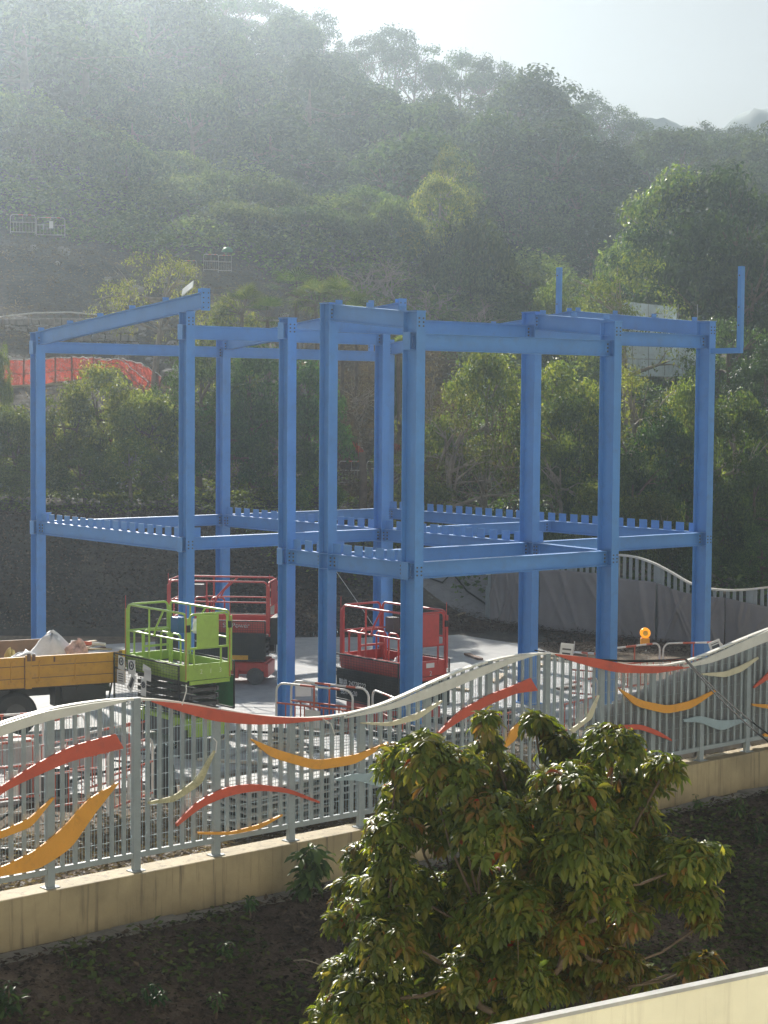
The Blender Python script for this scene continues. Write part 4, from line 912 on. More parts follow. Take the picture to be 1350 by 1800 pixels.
# shed / hoarding behind the right trees
sh = empty('corrugated_hoarding', atY(1155, 655, 78), 0, 'tall pale corrugated hoarding half hidden by trees at right', 'hoarding'); O = sh.location.copy()
def corr(px0, py0, px1, py1, Y, yb):
    a, b = atY(px0, py0, Y), atY(px1, py1, Y+2.5); n = int((b-a).length/.09); mb = MB(); vs = []
    for k in range(n*2+1):
        p = a.lerp(b, k/(2*n)); d = Vector((0, .05*(k % 2), 0)); zb = zof(px0, yb, Y); vs += [p+d-O, Vector((p.x, p.y, zb))+d-O]
    mb.add(vs, [(2*k, 2*k+1, 2*k+3, 2*k+2) for k in range(2*n)]); return mb
corr(1080, 528, 1190, 540, 78, 660).build('panel', SHEDM, sh); corr(1190, 560, 1262, 572, 79.5, 665).build('panel', SHEDM, sh)
mb = MB()
for px in (1083, 1112, 1140, 1168, 1192, 1226): a_ = atY(px, 535, 77.8)-O; b_2 = atY(px, 660, 77.8)-O; mb.bar(a_, b_2, .03, .03)
for py in (560, 600, 630): mb.bar(atY(1080, py, 77.75)-O, atY(1260, py+4, 79.4)-O, .03, .03)
mb.build('frame', paint('hoarding_frame', (.3, .32, .34), .6), sh)
# ------------------------------------------------------------------ things on the slab behind the fence
def gbox(name, px, py, size, mat, label, cat, z=0, rz=None, group=None, bevel=.01):
    o = MB().b2(-size[0]/2, size[0]/2, -size[1]/2, size[1]/2, 0, size[2]).build(name, mat, bevel=bevel); o.location = atZ(px, py, z); o.location.z = z; o.rotation_euler = (0, 0, random.uniform(0, 3) if rz is None else rz); tag(o, label, cat, group); return o
def stack(px, py, n, L, W, mat, mat2, label, rz, z=0):
    t = empty('board_stack', Vector((*atZ(px, py, z)[:2], z)), rz, label, 'stack')
    zc = 0
    for i in range(n):
        b = MB()
        if i % 2 == 0:
            for x in (-L*.4, 0, L*.4): b.b2(x-.05, x+.05, -W/2, W/2, zc, zc+.08)
            b.build('bearer', mat2, t); zc += .08
        else:
            dx = random.uniform(-.06, .06)
            for k in range(5): y = -W/2+W*(k+.1)/5; b.b2(-L/2+dx+random.uniform(-.04, .04), L/2+dx, y, y+W/5*.85, zc, zc+.035)
            b.build('board_layer', mat, t); zc += .035
    return t
FA_ = math.atan2(FD.y, FD.x)
stack(478, 1445, 12, 1.9, 1.0, PARATOP, BLACK, 'tall stack of pale boards on dark bearers behind the fence, left of centre', FA_+.1, -.25)
stack(575, 1395, 10, 2.0, 1.0, CONC, BLACK, 'stack of grey boards behind the large orange swoosh', FA_, -.1)
stack(640, 1345, 8, 2.0, 1.1, SLABM, DGREY, 'stack of boards behind the cream swoosh', FA_-.1, 0)
stack(735, 1330, 9, 2.2, 1.1, PARATOP, BLACK, 'stack of boards behind the fence next to the treetop', FA_+.05, 0)
stack(560, 1300, 5, 2.0, 1.0, BEIGE, DGREY, 'low stack of beige boards behind the middle of the fence', FA_+.4, 0)
stack(820, 1275, 6, 1.8, 1.0, CONC, BLACK, 'low stack of boards behind the long red swoosh', FA_, 0)
stack(45, 1500, 3, 1.3, .8, CREAM, DGREY, 'cream sheet on bearers on the rubble behind the left orange swooshes', FA_+.5, -.28)
for k, (px, py, w, h, lb) in enumerate([(60, 1400, .5, .35, 'dark block on the slab edge at far left'), (95, 1396, .3, .45, 'upright dark block on the slab edge'), (20, 1345, .9, .5, 'pale crate behind the leftmost barriers'), (135, 1350, .7, .3, 'flat pale crate behind the large red swoosh'), (340, 1330, .5, .3, 'grey crate below the lime lift')]):
    gbox('crate', px, py, (w, .4, h), [DGREY, BLACK, PARATOP, SLABM, DGREY][k], lb, 'crate', 0, .3+k)
o = blob('black_bag', Vector((*atZ(283, 1408, -.2)[:2], -.25)), (.26, .22, .95), BLACK, 'tall black bag standing behind the fence beside the mossy swoosh', 'bag', 21, peak=.1)
gbox('green_box', 665, 1262, (.9, .4, .45), GREENP, 'dark green metal box under the red lift behind the fence', 'box', 0, GA)
gbox('green_box', 418, 1180, (.35, .35, .5), GREENP, 'dark green box between the lime lift and the rear red lift', 'box', 0, GA)
for k in range(10):
    px = 310+46*k+random.uniform(-12, 12); a_ = atZ(px, random.uniform(1290, 1350), .03); an = random.uniform(-.4, 1.2); L = random.uniform(.8, 2.)
    o = MB().bar(a_, a_+Vector((math.cos(an)*L, math.sin(an)*L, .02)), .12, .04).build('loose_plank', [WOOD, BEIGE, PARATOP][k % 3]); tag(o, 'loose plank on the slab seen through the fence, '+ordl(k, 10), 'plank', 'loose planks on the slab')
for k in range(12):
    p = atZ(825+22*k+random.uniform(-5, 5), random.uniform(1160, 1225), 0); an = random.uniform(0, 3); L = random.uniform(.3, 1.3)
    o = MB().bar(p+ZV*.03, p+Vector((math.cos(an)*L, math.sin(an)*L, .05)), .15, .05).build('timber_offcut', [WOOD, RUST, WOOD][k % 3]); tag(o, 'timber offcut around the right column feet, '+ordl(k, 12), 'offcut', 'timber offcuts near the right columns')
# hoses
for k, (P, lb) in enumerate((([(0, 1440), (60, 1395), (160, 1362), (260, 1340), (300, 1318), (345, 1292)], 'black cable running across the slab behind the left fence'), ([(240, 1345), (320, 1300), (420, 1285), (520, 1290)], 'thin dark hose on the slab under the lime lift'))):
    o = MB().tube([atZ(x, y, .05) for x, y in P], .025, 6).build('cable', CABLE); tag(o, lb, 'cable')
# ties and tags on the fence
for k, (px, py, dx, dy, lb) in enumerate([(313, 1238, 7, -36, 'white cable tie sticking up from the left red crest'), (560, 1262, 22, 30, 'white tie drooping from the end of the left red crest'), (372, 1322, -4, -26, 'white tie at the top of the mossy swoosh')]):
    s0, z0 = fpt(px, py); s1, z1 = fpt(px+dx, py+dy); pm = ((s0+s1)/2+.03, (z0+z1)/2+.05)
    o = MB().tube([fl(s0, z0, -.09), fl(pm[0], pm[1], -.1), fl(s1, z1, -.09)], .008, 5).build('cable_tie', BARW); o.location = FA; tag(o, lb, 'cable tie', 'white cable ties on the fence')
# ------------------------------------------------------------------ foliage
def leaf_quads(P, Dr, Nr, L, Wd):       # diamond leaves
    Dr = Dr/np.linalg.norm(Dr, axis=1, keepdims=True); Sd = np.cross(Dr, Nr); Sd /= np.linalg.norm(Sd, axis=1, keepdims=True)+1e-9; Nn = np.cross(Sd, Dr)
    L = np.broadcast_to(L, (len(P),))[:, None]; Wd = np.broadcast_to(Wd, (len(P),))[:, None]
    a = P; m_ = P+Dr*L*.45+Nn*L*.06; b = m_+Sd*Wd*.5; c = P+Dr*L-Nn*L*.06; d = m_-Sd*Wd*.5
    V = np.stack([a, b, c, d], 1).reshape(-1, 3); return V, np.arange(len(V)).reshape(-1, 4)
def crown_mesh(name, mat, clusters, per, L, rg, droop=.3, wr=.5, shell=.55, flat=1.):
    Vs = []; 
    for (c, r) in clusters:
        n = max(6, int(per*(r**2))); d = rg.normal(size=(n, 3)); d /= np.linalg.norm(d, axis=1, keepdims=True)
        d[:, 2] = np.where(d[:, 2] < -.3, -d[:, 2]*.6, d[:, 2])
        rad = r*(shell+(1-shell)*rg.random(n)**.6)*(1+.25*rg.normal(size=n)*.5); P = np.array(c)+d*rad[:, None]*np.array([1, 1, flat])
        tg = rg.normal(size=(n, 3)); tg -= d*(tg*d).sum(1)[:, None]*.75; Dr = tg; Dr[:, 2] -= droop; Nn = d*1.2+rg.normal(size=(n, 3))*.42+np.array([0, 0, .35])
        l = L*(.65+.7*rg.random(n)); V, _ = leaf_quads(P, Dr, Nn, l, l*wr); Vs.append(V)
    V = np.concatenate(Vs); return npmesh(name, V, np.arange(len(V)).reshape(-1, 4), mat)
def trunk_mesh(name, mat, H, clusters, r0, rg, nlimb=9, lean=.3, fork=.35):
    mb = MB(); lx, ly = rg.normal()*lean, rg.normal()*lean; top = Vector((lx, ly, H*.8)); f0 = Vector((lx*.3, ly*.3, H*fork))
    mb.tube([(0, 0, -.6), (lx*.1, ly*.1, H*fork*.5), f0, (lx*.7, ly*.7, H*.6), top], [r0*1.2, r0, r0*.8, r0*.5, r0*.2], 8)
    cl = sorted(clusters, key=lambda c: -c[1])[:nlimb*3]; idx_ = rg.permutation(len(cl))[:nlimb]
    for i in idx_:
        c = Vector(cl[i][0]); t_ = rg.uniform(0, .8); s_ = f0.lerp(top, t_); md = s_.lerp(c, .5)+Vector((rg.normal()*.15, rg.normal()*.15, abs(rg.normal())*.12*H*.2)); mb.tube([s_, md, c], [r0*.45, r0*.28, r0*.1], 6)
        for _ in range(2): e = c+Vector(rg.normal(size=3)*.45); mb.tube([md, md.lerp(e, .6)+Vector((0, 0, .1)), e], [r0*.18, r0*.12, r0*.04], 4)
    return mb.mesh(name, mat)
def dome_clusters(H, R, n, rg, zlo=.25, rmin=.14, rmax=.26, flatten=1., hollow=.45):
    cl = []
    for _ in range(n):
        a = rg.uniform(0, 6.283); t_ = rg.uniform(0, 1); ph = math.asin(t_) if rg.random() < .75 else rg.uniform(-.35, .3); rr = R*(hollow+(1-hollow)*rg.random()**.6)*rg.uniform(.8, 1.12)
        x, y = math.cos(a)*math.cos(ph)*rr, math.sin(a)*math.cos(ph)*rr; zc = H*(zlo+(1-zlo)*.42); z = zc+math.sin(ph)*(H-zc)*flatten*rg.uniform(.75, 1.05)
        cl.append(((x, y, z), R*rg.uniform(rmin, rmax)))
    return cl
PROTO = {}
def proto(kind, seed, mat, bark, H, R, n, per, L, **k):
    rg = np.random.default_rng(seed); ck = {a: k.pop(a) for a in list(k) if a in ('zlo', 'rmin', 'rmax', 'flatten', 'hollow')}; tk = {a: k.pop(a) for a in list(k) if a in ('nlimb', 'lean', 'fork', 'r0')}
    r0 = tk.pop('r0', .03*H); cl = dome_clusters(H, R, n, rg, **ck)
    PROTO.setdefault(kind, []).append((crown_mesh('crown', mat, cl, per, L, rg, **k), trunk_mesh('trunk', bark, H, cl, r0, rg, **tk), H, R))
for i in range(3): proto('bush', 100+i, [L_OLIVE, L_LIGHT, L_OLIVE][i], BARK, 4, 2.0, 56, 480, .15, zlo=.0, rmin=.2, rmax=.36)
for i in range(2): proto('dense', 120+i, L_DARK, BARK, 6, 2.6, 72, 400, .17, zlo=.05, rmin=.17, rmax=.3, droop=.5)
for i in range(2): proto('light', 140+i, L_LIGHT, BARKL, 5, 2.2, 56, 430, .16, zlo=.08, rmin=.18, rmax=.34)
proto('olive', 150, L_OLIVE, BARKL, 5, 2.4, 56, 260, .11, zlo=.25, rmin=.14, rmax=.26, wr=.4); proto('olive', 151, L_OLIVE, BARKL, 5, 2.2, 50, 240, .11, zlo=.2, rmin=.14, rmax=.28, wr=.4)
proto('dry', 160, L_BROWN, BARKL, 4, 2.2, 36, 150, .12, zlo=.1, rmin=.14, rmax=.3, nlimb=20, r0=.07); proto('dry', 161, L_BROWN, BARKL, 4, 2.0, 30, 130, .12, zlo=.1, nlimb=20, r0=.07)
for i in range(3): proto('forest', 170+i, L_FOREST, BARK, 7, 3.0, 34, 150, .30, zlo=.1, rmin=.24, rmax=.42, hollow=.6)
for i in range(3): proto('ridge', 180+i, L_FOREST, BARK, 9, 3.4, 20, 230, .22, zlo=.42, rmin=.14, rmax=.3, flatten=.9, nlimb=12, r0=.15, hollow=.25, fork=.3, lean=.5)
for i in range(3): proto('mound', 190+i, L_VINE, BARK, 3.5, 2.4, 50, 170, .24, zlo=.0, rmin=.22, rmax=.38, flatten=.8, droop=.8)
def tree(kind, X, Y, H, Wd=None, label='', cat='tree', name=None, group=None, k=None, zb=None, rz=None):
    P = PROTO[kind]; cm, tm, h, r = P[(k if k is not None else random.randrange(len(P))) % len(P)]
    z = tz(X, Y) if zb is None else zb; Wd = Wd or H/h*2*r
    t = empty(name or ('shrub' if kind in ('bush', 'mound', 'dry') else 'tree'), (X, Y, z-.1), random.uniform(0, 6.28) if rz is None else rz, label, cat, group)
    s = (Wd/(2*r), Wd/(2*r), H/h); t.scale = s
    link('trunk', tm, t); link('crown', cm, t); return t
def treepx(kind, px, ytop, Y, wpx, label, cat=None, zbase=None, **k):
    p = atY(px, ytop, Y); zb = tz(p.x, Y) if zbase is None else zbase; H = max(.8, p.z-zb)/1.0
    P_ = PROTO[kind][0]; W_ = max(wpx/F*Y, min(H*2*P_[3]/P_[2]*.8, wpx/F*Y*1.5))
    return tree(kind, p.x, Y, H, W_, label, cat or ('shrub' if kind in ('bush', 'mound', 'dry') else 'tree'), zb=zb, **k)
T = treepx
# left bank bushes
T('bush', 20, 715, 57, 130, 'olive bush at the left edge above the dark bank, left of the first column'); T('bush', 110, 690, 57.5, 120, 'olive bush just right of the leftmost column')
T('light', -6, 596, 62, 36, 'pale green sapling at the left edge beside the red net')
T('bush', 180, 655, 58.5, 130, 'tall olive bush below the folded red net', k=0); T('bush', 255, 690, 57.5, 130, 'olive bush left of the second column', k=2); T('light', 230, 760, 56.2, 110, 'low light green bush below the orange rags')
T('bush', 60, 800, 56, 120, 'low bush on the bank under the left olive bushes'); T('bush', 150, 790, 56.2, 120, 'low bush on the bank left of the orange rags', k=1); T('light', 290, 800, 56, 90, 'low light bush behind the second column')
T('bush', -60, 690, 58, 140, 'olive bush cut by the left picture edge')
T('dense', 350, 610, 58.5, 130, 'dense dark tree between the second and third columns'); T('dense', 445, 600, 59, 150, 'dense dark tree right of the third column', k=1); T('dense', 540, 625, 59.5, 120, 'dense dark tree behind the two slim middle columns')
T('dense', 400, 700, 57.2, 120, 'low dark bush in front of the dark tree wall', k=0, cat='shrub'); T('dense', 500, 720, 57.5, 110, 'second low dark bush at the foot of the dark trees', k=1, cat='shrub'); T('bush', 560, 800, 57.5, 70, 'small bush at the right foot of the dark trees')
# brownish middle
T('dry', 640, 640, 64, 90, 'brown dry thicket between the middle columns'); T('dry', 760, 640, 63, 110, 'brown dry thicket behind the tall front column'); T('olive', 800, 690, 58, 150, 'brown-green tree with bare branches right of the tall front column'); T('dry', 850, 720, 59, 120, 'dry twiggy shrub behind the brown-green tree')
T('light', 850, 622, 61, 120, 'light yellow-green tree left of the first wide column', k=0); T('olive', 690, 770, 58.5, 60, 'slim sapling by the middle columns'); T('bush', 740, 830, 57, 90, 'low bush above the pale ground sheet')
T('light', 985, 640, 62, 130, 'light green tree right of the first wide column', k=1); T('dense', 1020, 700, 60, 110, 'dark round tree right of the first wide column', k=0); T('olive', 1130, 640, 62, 150, 'grey-green feathery tree between the right columns'); T('olive', 990, 770, 58.5, 110, 'dusky shrub below the dark round tree', k=1)
T('dense', 1170, 720, 60, 120, 'dark tree left of the rightmost column', k=1); T('light', 1060, 850, 56.5, 120, 'light yellow-green shrub above the rear fence', k=0, cat='shrub'); T('light', 1150, 870, 56.2, 110, 'low yellow-green shrub left of the rightmost column', k=1, cat='shrub')
T('bush', 1210, 690, 61, 80, 'bush directly left of the rightmost column'); T('light', 1300, 700, 61, 130, 'light green tree right of the rightmost column', k=0); T('dense', 1330, 800, 57.5, 110, 'bright-edged dark bush at the right edge', k=1); T('dense', 1270, 850, 57.5, 120, 'dark bush behind the rightmost column', k=0, cat='shrub')
T('dense', 1230, 930, 56, 120, 'lowest dark bush above the wavy rear fence', k=1, cat='shrub'); T('dense', 1340, 920, 55.8, 110, 'dark bush above the rear fence at the right edge', k=0, cat='shrub'); T('dense', 940, 880, 57, 120, 'dark bush behind the first wide column', k=1, cat='shrub'); T('dense', 850, 890, 57.5, 120, 'dark low bush left of the first wide column', k=0, cat='shrub'); T('dense', 1420, 760, 60, 160, 'dark tree beyond the right edge', k=0)
T('dense', 1110, 800, 58, 120, 'dark bush between the two right columns', k=0, cat='shrub')
# middle distance
T('olive', 270, 440, 68, 150, 'yellow-olive tree with visible trunk above the left rafter', k=0); T('bush', 400, 540, 66, 90, 'olive bush right of the raised left rafter end')
T('olive', 1110, 450, 75.5, 180, 'broad olive tree in front of the hoarding', k=1); T('olive', 1060, 500, 74, 110, 'small olive tree left of the hoarding')
T('light', 1190, 312, 92, 170, 'large green tree high at right', k=0); T('forest', 1290, 318, 90, 190, 'large dark green tree at the right edge', k=1); T('forest', 1230, 400, 84, 160, 'dark tree behind the right upright post', k=2); T('forest', 1330, 430, 82, 150, 'dark tree right of the right upright post', k=0); T('dense', 1280, 560, 74, 140, 'dark vine-hung tree right of the hoarding', k=0); T('dense', 1350, 600, 70, 130, 'dark tree at the right edge below the large trees', k=1); T('forest', 1140, 420, 90, 120, 'green tree left of the large right tree')
T('olive', 790, 262, 99, 75, 'tall light green vine-topped tree rising from the middle of the slope', k=1); T('light', 770, 315, 96, 80, 'vine-draped tree at the foot of the tall light one', k=0)
T('mound', 690, 345, 97, 110, 'vine-covered mound left of the tall light tree'); T('mound', 830, 370, 95, 100, 'vine-covered mound right of the tall light tree'); T('bush', 985, 500, 84, 90, 'small bright bush behind the middle upright post'); T('light', 690, 600, 61.5, 26, 'thin pale shrub between the paired middle columns', cat='shrub')
# palms
def fan_palm(px, py, Y, sz, label, seed):
    rg = random.Random(seed); p = atY(px, py, Y); zb = tz(p.x, Y); t = empty('fan_palm', (p.x, Y, zb), 0, label, 'palm', 'fan palms on the slope'); H = p.z-zb
    MB().tube([(0, 0, -.3), (.05, 0, H*.5), (0, 0, H)], [.09, .07, .06], 8).build('trunk', BARK, t); mb = MB(); lf = []
    for k in range(16):
        a = rg.uniform(0, 6.283); el = rg.uniform(-.3, 1.2); d = Vector((math.cos(a)*math.cos(el), math.sin(a)*math.cos(el), math.sin(el))); c = Vector((0, 0, H))+d*sz*.45
        mb.tube([(0, 0, H-.1), tuple(c)], .012, 4); sd = d.cross(ZV).normalized(); un = sd.cross(d)
        for q in range(15):
            b = (q-7)/7*1.25; dd = (d*math.cos(b)+sd*math.sin(b)); L = sz*.62*(1-.25*abs(b)); tp = c+dd*L-ZV*L*.22; w_ = dd.cross(un).normalized()*.012; md = c+dd*L*.55
            lf += [tuple(c), tuple(md+w_*1.5), tuple(tp), tuple(md-w_*1.5)]
    mb.build('stalks', BARK, t); V = np.array(lf); link('fronds', npmesh('fronds', V, np.arange(len(V)).reshape(-1, 4), L_PALM), t)
for k, (px, py, Y, sz, lb) in enumerate([(425, 548, 65, 1.25, 'leftmost fan palm, behind the second bay roof beam'), (520, 520, 68, 1.4, 'highest fan palm on the slope'), (555, 535, 67, 1.2, 'fan palm right of the highest one'), (600, 535, 66.5, 1.3, 'fan palm left of the middle rafter end'), (470, 560, 65.5, 1.1, 'low fan palm right of the leftmost one'), (625, 560, 66, 1.0, 'lowest fan palm behind the slim columns'), (700, 615, 61, .7, 'small fan palm between the paired middle columns')]): fan_palm(px, py, Y, sz, lb, k)
# bare trees
def bare(px, pyb, pyt, Y, wpx, label, seed):
    rg = np.random.default_rng(seed); b = atY(px, pyb, Y); H = atY(px, pyt, Y).z-b.z; W_ = wpx/F*Y; t = empty('bare_tree', (b.x, Y, min(b.z, tz(b.x, Y)+.2)-.1), 0, label, 'tree', 'bare grey trees on the slope'); mb = MB()
    def br(p, d, L, r, dep):
        q = p+d*L*.5+Vector(rg.normal(size=3)*L*.08); e = q+(d+Vector(rg.normal(size=3)*.35)).normalized()*L*.5; mb.tube([p, q, e], [r, r*.75, r*.45], 5, cap=False)
        if dep:
            for _ in range(3): nd = (d+Vector((rg.normal()*.6*W_/H*1.6, rg.normal()*.4, rg.normal()*.35+.1))).normalized(); br(p.lerp(e, rg.uniform(.4, 1)), nd, L*rg.uniform(.5, .8), r*.5, dep-1)
    for _ in range(4): br(Vector((rg.normal()*.1, 0, -.2)), Vector((rg.normal()*.6, rg.normal()*.2, 1)).normalized(), H*.62, .07, 3)
    mb.build('branches', BARKL, t)
for k, a_ in enumerate([(700, 505, 405, 88, 100, 'bare grey tree on the slope left of the tall light tree'), (835, 520, 425, 86, 110, 'bare grey spreading tree on the slope right of centre'), (640, 500, 420, 87, 70, 'thin bare tree left of the bare pair'), (760, 510, 440, 88, 80, 'leaning bare tree between the two wide bare ones')]): bare(*a_, 40+k)
# far forest on the main hill
rg = random.Random(5); cnt = 0; FT = []
for Y0 in np.arange(114, 164, 5.6):
    p0 = 0
    for px in np.arange(-260, 1600, 5.2/Y0*F*1.02):
        Y = Y0+rg.uniform(-2, 2); pxx = px+rg.uniform(-40, 40)*.9; X = (pxx-675)/F*Y; z = tz(X, Y); H = 3.8+4.6*rg.random()**1.6
        t_ = z+H; yp = 707-(t_-HC)/Y*F
        if yp < -70: continue
        FT.append((Y, X, H, pxx))
# visibility cull: only trees whose top shows above terrain in front
def visible(X, Y, zt_):
    f = np.linspace(.42, .97, 60); xs, yv = X*f, Y*f; h = terr(xs, yv); line = HC+(zt_-HC)*f
    return np.all(h < line+.2)
FT = [f for f in FT if visible(f[1], f[0], tz(f[1], f[0])+f[2])]
rg.shuffle(FT); FT = FT[:240]
for (Y, X, H, pxx) in FT:
    tree('forest', X, Y, H, H*rg.uniform(.9, 1.25), 'hazy dark green tree in the wood covering the hill', group='trees of the wood on the far hill')
RIDGE = [(395, -20), (440, -5), (480, 2), (520, 12), (560, 22), (610, 75), (650, 60), (690, 48), (725, 60), (765, 100), (810, 92), (850, 100), (880, 112), (930, 150), (960, 165), (1000, 155), (1040, 175), (1085, 180), (1120, 205), (1170, 225), (1205, 228), (1245, 215), (1290, 222), (1330, 230), (1370, 225)]
for k, (px, py) in enumerate(RIDGE):
    Y = 179+rg.uniform(-5, 5); p = atY(px, py, Y); zb = tz(p.x, Y); H = max(8, p.z-zb+.3); tree('ridge', p.x, Y, H, rg.uniform(5.5, 9), 'open-crowned skyline tree on the ridge, '+ordl(k, len(RIDGE)), group='skyline trees on the ridge', zb=p.z-H)
# undergrowth stuff
def cover(name, label, mat, n, Yr, pxr, L, hgt, rgen, clump=.5, droop=.3, keep=None, wr=.55, base=None):
    Y = np.sqrt(rgen.random(n)*(Yr[1]**2-Yr[0]**2)+Yr[0]**2); px = pxr[0]+(pxr[1]-pxr[0])*rgen.random(n); X = (px-675)/F*Y
    if keep is not None: k = keep(px, Y, rgen); X, Y, px = X[k], Y[k], px[k]
    m_ = np.clip(fbm(X*clump, Y*clump, 4)*1.6+.5, 0, 1.4); z = terr(X, Y)+m_*hgt*(rgen.random(len(X))**.45); P = np.stack([X, Y, z], 1)
    d = rgen.normal(size=P.shape); d[:, 1] -= .3; d[:, 2] = np.abs(d[:, 2])*.6-droop; Nn = rgen.normal(size=P.shape)*.7+np.array([0, -.4, .9]); l = L*(.6+.8*rgen.random(len(X)))
    V, Q = leaf_quads(P, d, Nn, l, l*wr); o = link(name, npmesh(name, V, Q, mat)); tag(o, label, name.replace('_', ' '), kind='stuff'); return o
g2 = np.random.default_rng(11)
cover('twig_thicket', 'tangled brown twigs on the slope seen between the middle columns', L_BROWN, 50000, (57, 82), (560, 800), .16, 1.6, g2, .6, .0, wr=.22)
cover('bank_debris', 'dead leaves and stones on the dark bank', L_LITTER, 24000, (50.3, 56), (-100, 720), .09, .06, g2, .6, .1, wr=.5)
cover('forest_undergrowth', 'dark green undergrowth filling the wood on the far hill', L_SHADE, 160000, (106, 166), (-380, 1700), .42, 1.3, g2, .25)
def spur(px, Y, r): # upper spur band only (vine belt)
    e = np.interp(px, [-100, 0, 300, 450, 600, 900, 1050], [86, 86, 86, 88, 84, 78, 74]); return (Y > e+3*r.random(len(px)))
cover('climbing_vines', 'bright green climbing vines draped over the middle spur of the slope', L_VINE, 190000, (78, 108), (-380, 1060), .2, 1.7, g2, .35, .6, spur)
cover('slope_scrub', 'dry brown scrub and twigs on the stony slope', L_BROWN, 90000, (60, 92), (-380, 1000), .13, .5, g2, .5, .1, lambda px, Y, r: r.random(len(px)) < .75, wr=.3)
cover('bank_growth', 'low leafy growth along the top of the dark bank', L_OLIVE, 34000, (53.8, 62), (-350, 720), .12, .5, g2, .6, .2, lambda px, Y, r: Y > 54.3+2*r.random(len(px)))
cover('slope_thicket', 'dark leafy thicket behind the right-hand trees', L_DARK, 120000, (54.5, 95), (800, 1700), .17, 1.5, g2, .4, .4)
# mounds of vines on the spur
for k in range(26):
    px = -20+k*39+random.uniform(-13, 13); Y = random.uniform(92, 103); X = (px-675)/F*Y
    tree('mound', X, Y, random.uniform(1.8, 3.0), random.uniform(3, 5), 'vine-covered mound along the middle spur, '+ordl(k, 26), 'shrub', group='vine mounds along the middle spur')
# rocks on the stony slope
for k in range(60):
    px, Y = random.uniform(0, 640), random.uniform(68, 86); X = (px-675)/F*Y; mb = MB(); r_ = random.uniform(.12, .4)
    def rk(u, v, o_=random.random()*9):
        a, b = u*6.2832, (v-.5)*math.pi; d = Vector((math.cos(a)*math.cos(b), math.sin(a)*math.cos(b), math.sin(b)*.7)); return d*r_*(1+.4*float(fbm(np.array(d.x*1.5+o_), np.array(d.y*1.5+d.z*2+o_), 3)))
    o = mb.sheet(rk, 9, 6, False).build('rock', STONE); o.location = (X, Y, tz(X, Y)+r_*.2); tag(o, 'grey rock lying on the stony slope below the vines', 'rock', 'rocks scattered on the stony slope')
# rubble and straw near the fence
def flat_scatter(name, label, mat, n, L, wr, fn, sd, up=.12):
    r = np.random.default_rng(sd); X, Y = fn(r, n); z = terr(X, Y)+r.random(len(X))*up+.01; P = np.stack([X, Y, z], 1); d = r.normal(size=P.shape); d[:, 2] *= .25; Nn = r.normal(size=P.shape)*.35+np.array([0, 0, 1.]); l = L*(.4+1.1*r.random(len(X)))
    V, Q = leaf_quads(P, d, Nn, l, l*wr); o = link(name, npmesh(name, V, Q, mat)); tag(o, label, name.replace('_', ' '), kind='stuff'); return o
def along(n0, n1, s0=-6, s1=26):
    def f(r, n):
        s = r.uniform(s0, s1, n); q = r.uniform(n0, n1, n); return FA.x+FD.x*s+FN.x*q, FA.y+FD.y*s+FN.y*q
    return f
flat_scatter('rubble_straw', 'straw, twigs and rubble on the ground just behind the fence', L_BROWN, 22000, .11, .25, along(.3, 3.4, -6, 18), 3)
flat_scatter('rubble', 'small stones on the ground just behind the fence', STONE, 7000, .08, .9, along(.3, 3.4, -6, 18), 4, .06)
def dirtzone(r, n): px = r.uniform(780, 1350, n); Y = np.where(px < 960, r.uniform(51.5, 54.5, n), r.uniform(47.5, 54, n)); return (px-675)/F*Y, Y
flat_scatter('dry_grass', 'dry straw on the brown ground before the tarpaulins', L_LITTER, 20000, .12, .16, dirtzone, 5)
flat_scatter('slope_litter', 'dead leaf litter on the dark slope below the kerb wall', L_LITTER, 140000, .09, .5, along(-13, -.5, -8, 24), 6, .05)
flat_scatter('ground_ivy', 'creeping green weeds on the dark slope below the kerb wall', L_IVY, 60000, .10, .6, lambda r, n: (lambda X, Y: (lambda k: (X[k], Y[k]))(fbm(X*.9, Y*.9, 3)+.5*r.random(len(X)) > .2))(*along(-13, -.6, -8, 24)(r, n*2)), 8, .14)
# twigs
for k in range(8):
    s, n_ = random.uniform(-1, 6), random.uniform(-4, -1.2); p = FA+FD*s+FN*n_; p.z = tz(p.x, p.y)+.05; a_ = random.uniform(0, 6); L = random.uniform(.25, .6)
    o = MB().tube([p, p+Vector((math.cos(a_)*L*.5, math.sin(a_)*L*.5, .06)), p+Vector((math.cos(a_+.3)*L, math.sin(a_+.3)*L, .0))], [.012, .01, .005], 5).build('twig', BARKL); tag(o, 'pale dead twig lying on the dark slope', 'twig', 'dead twigs on the dark slope')
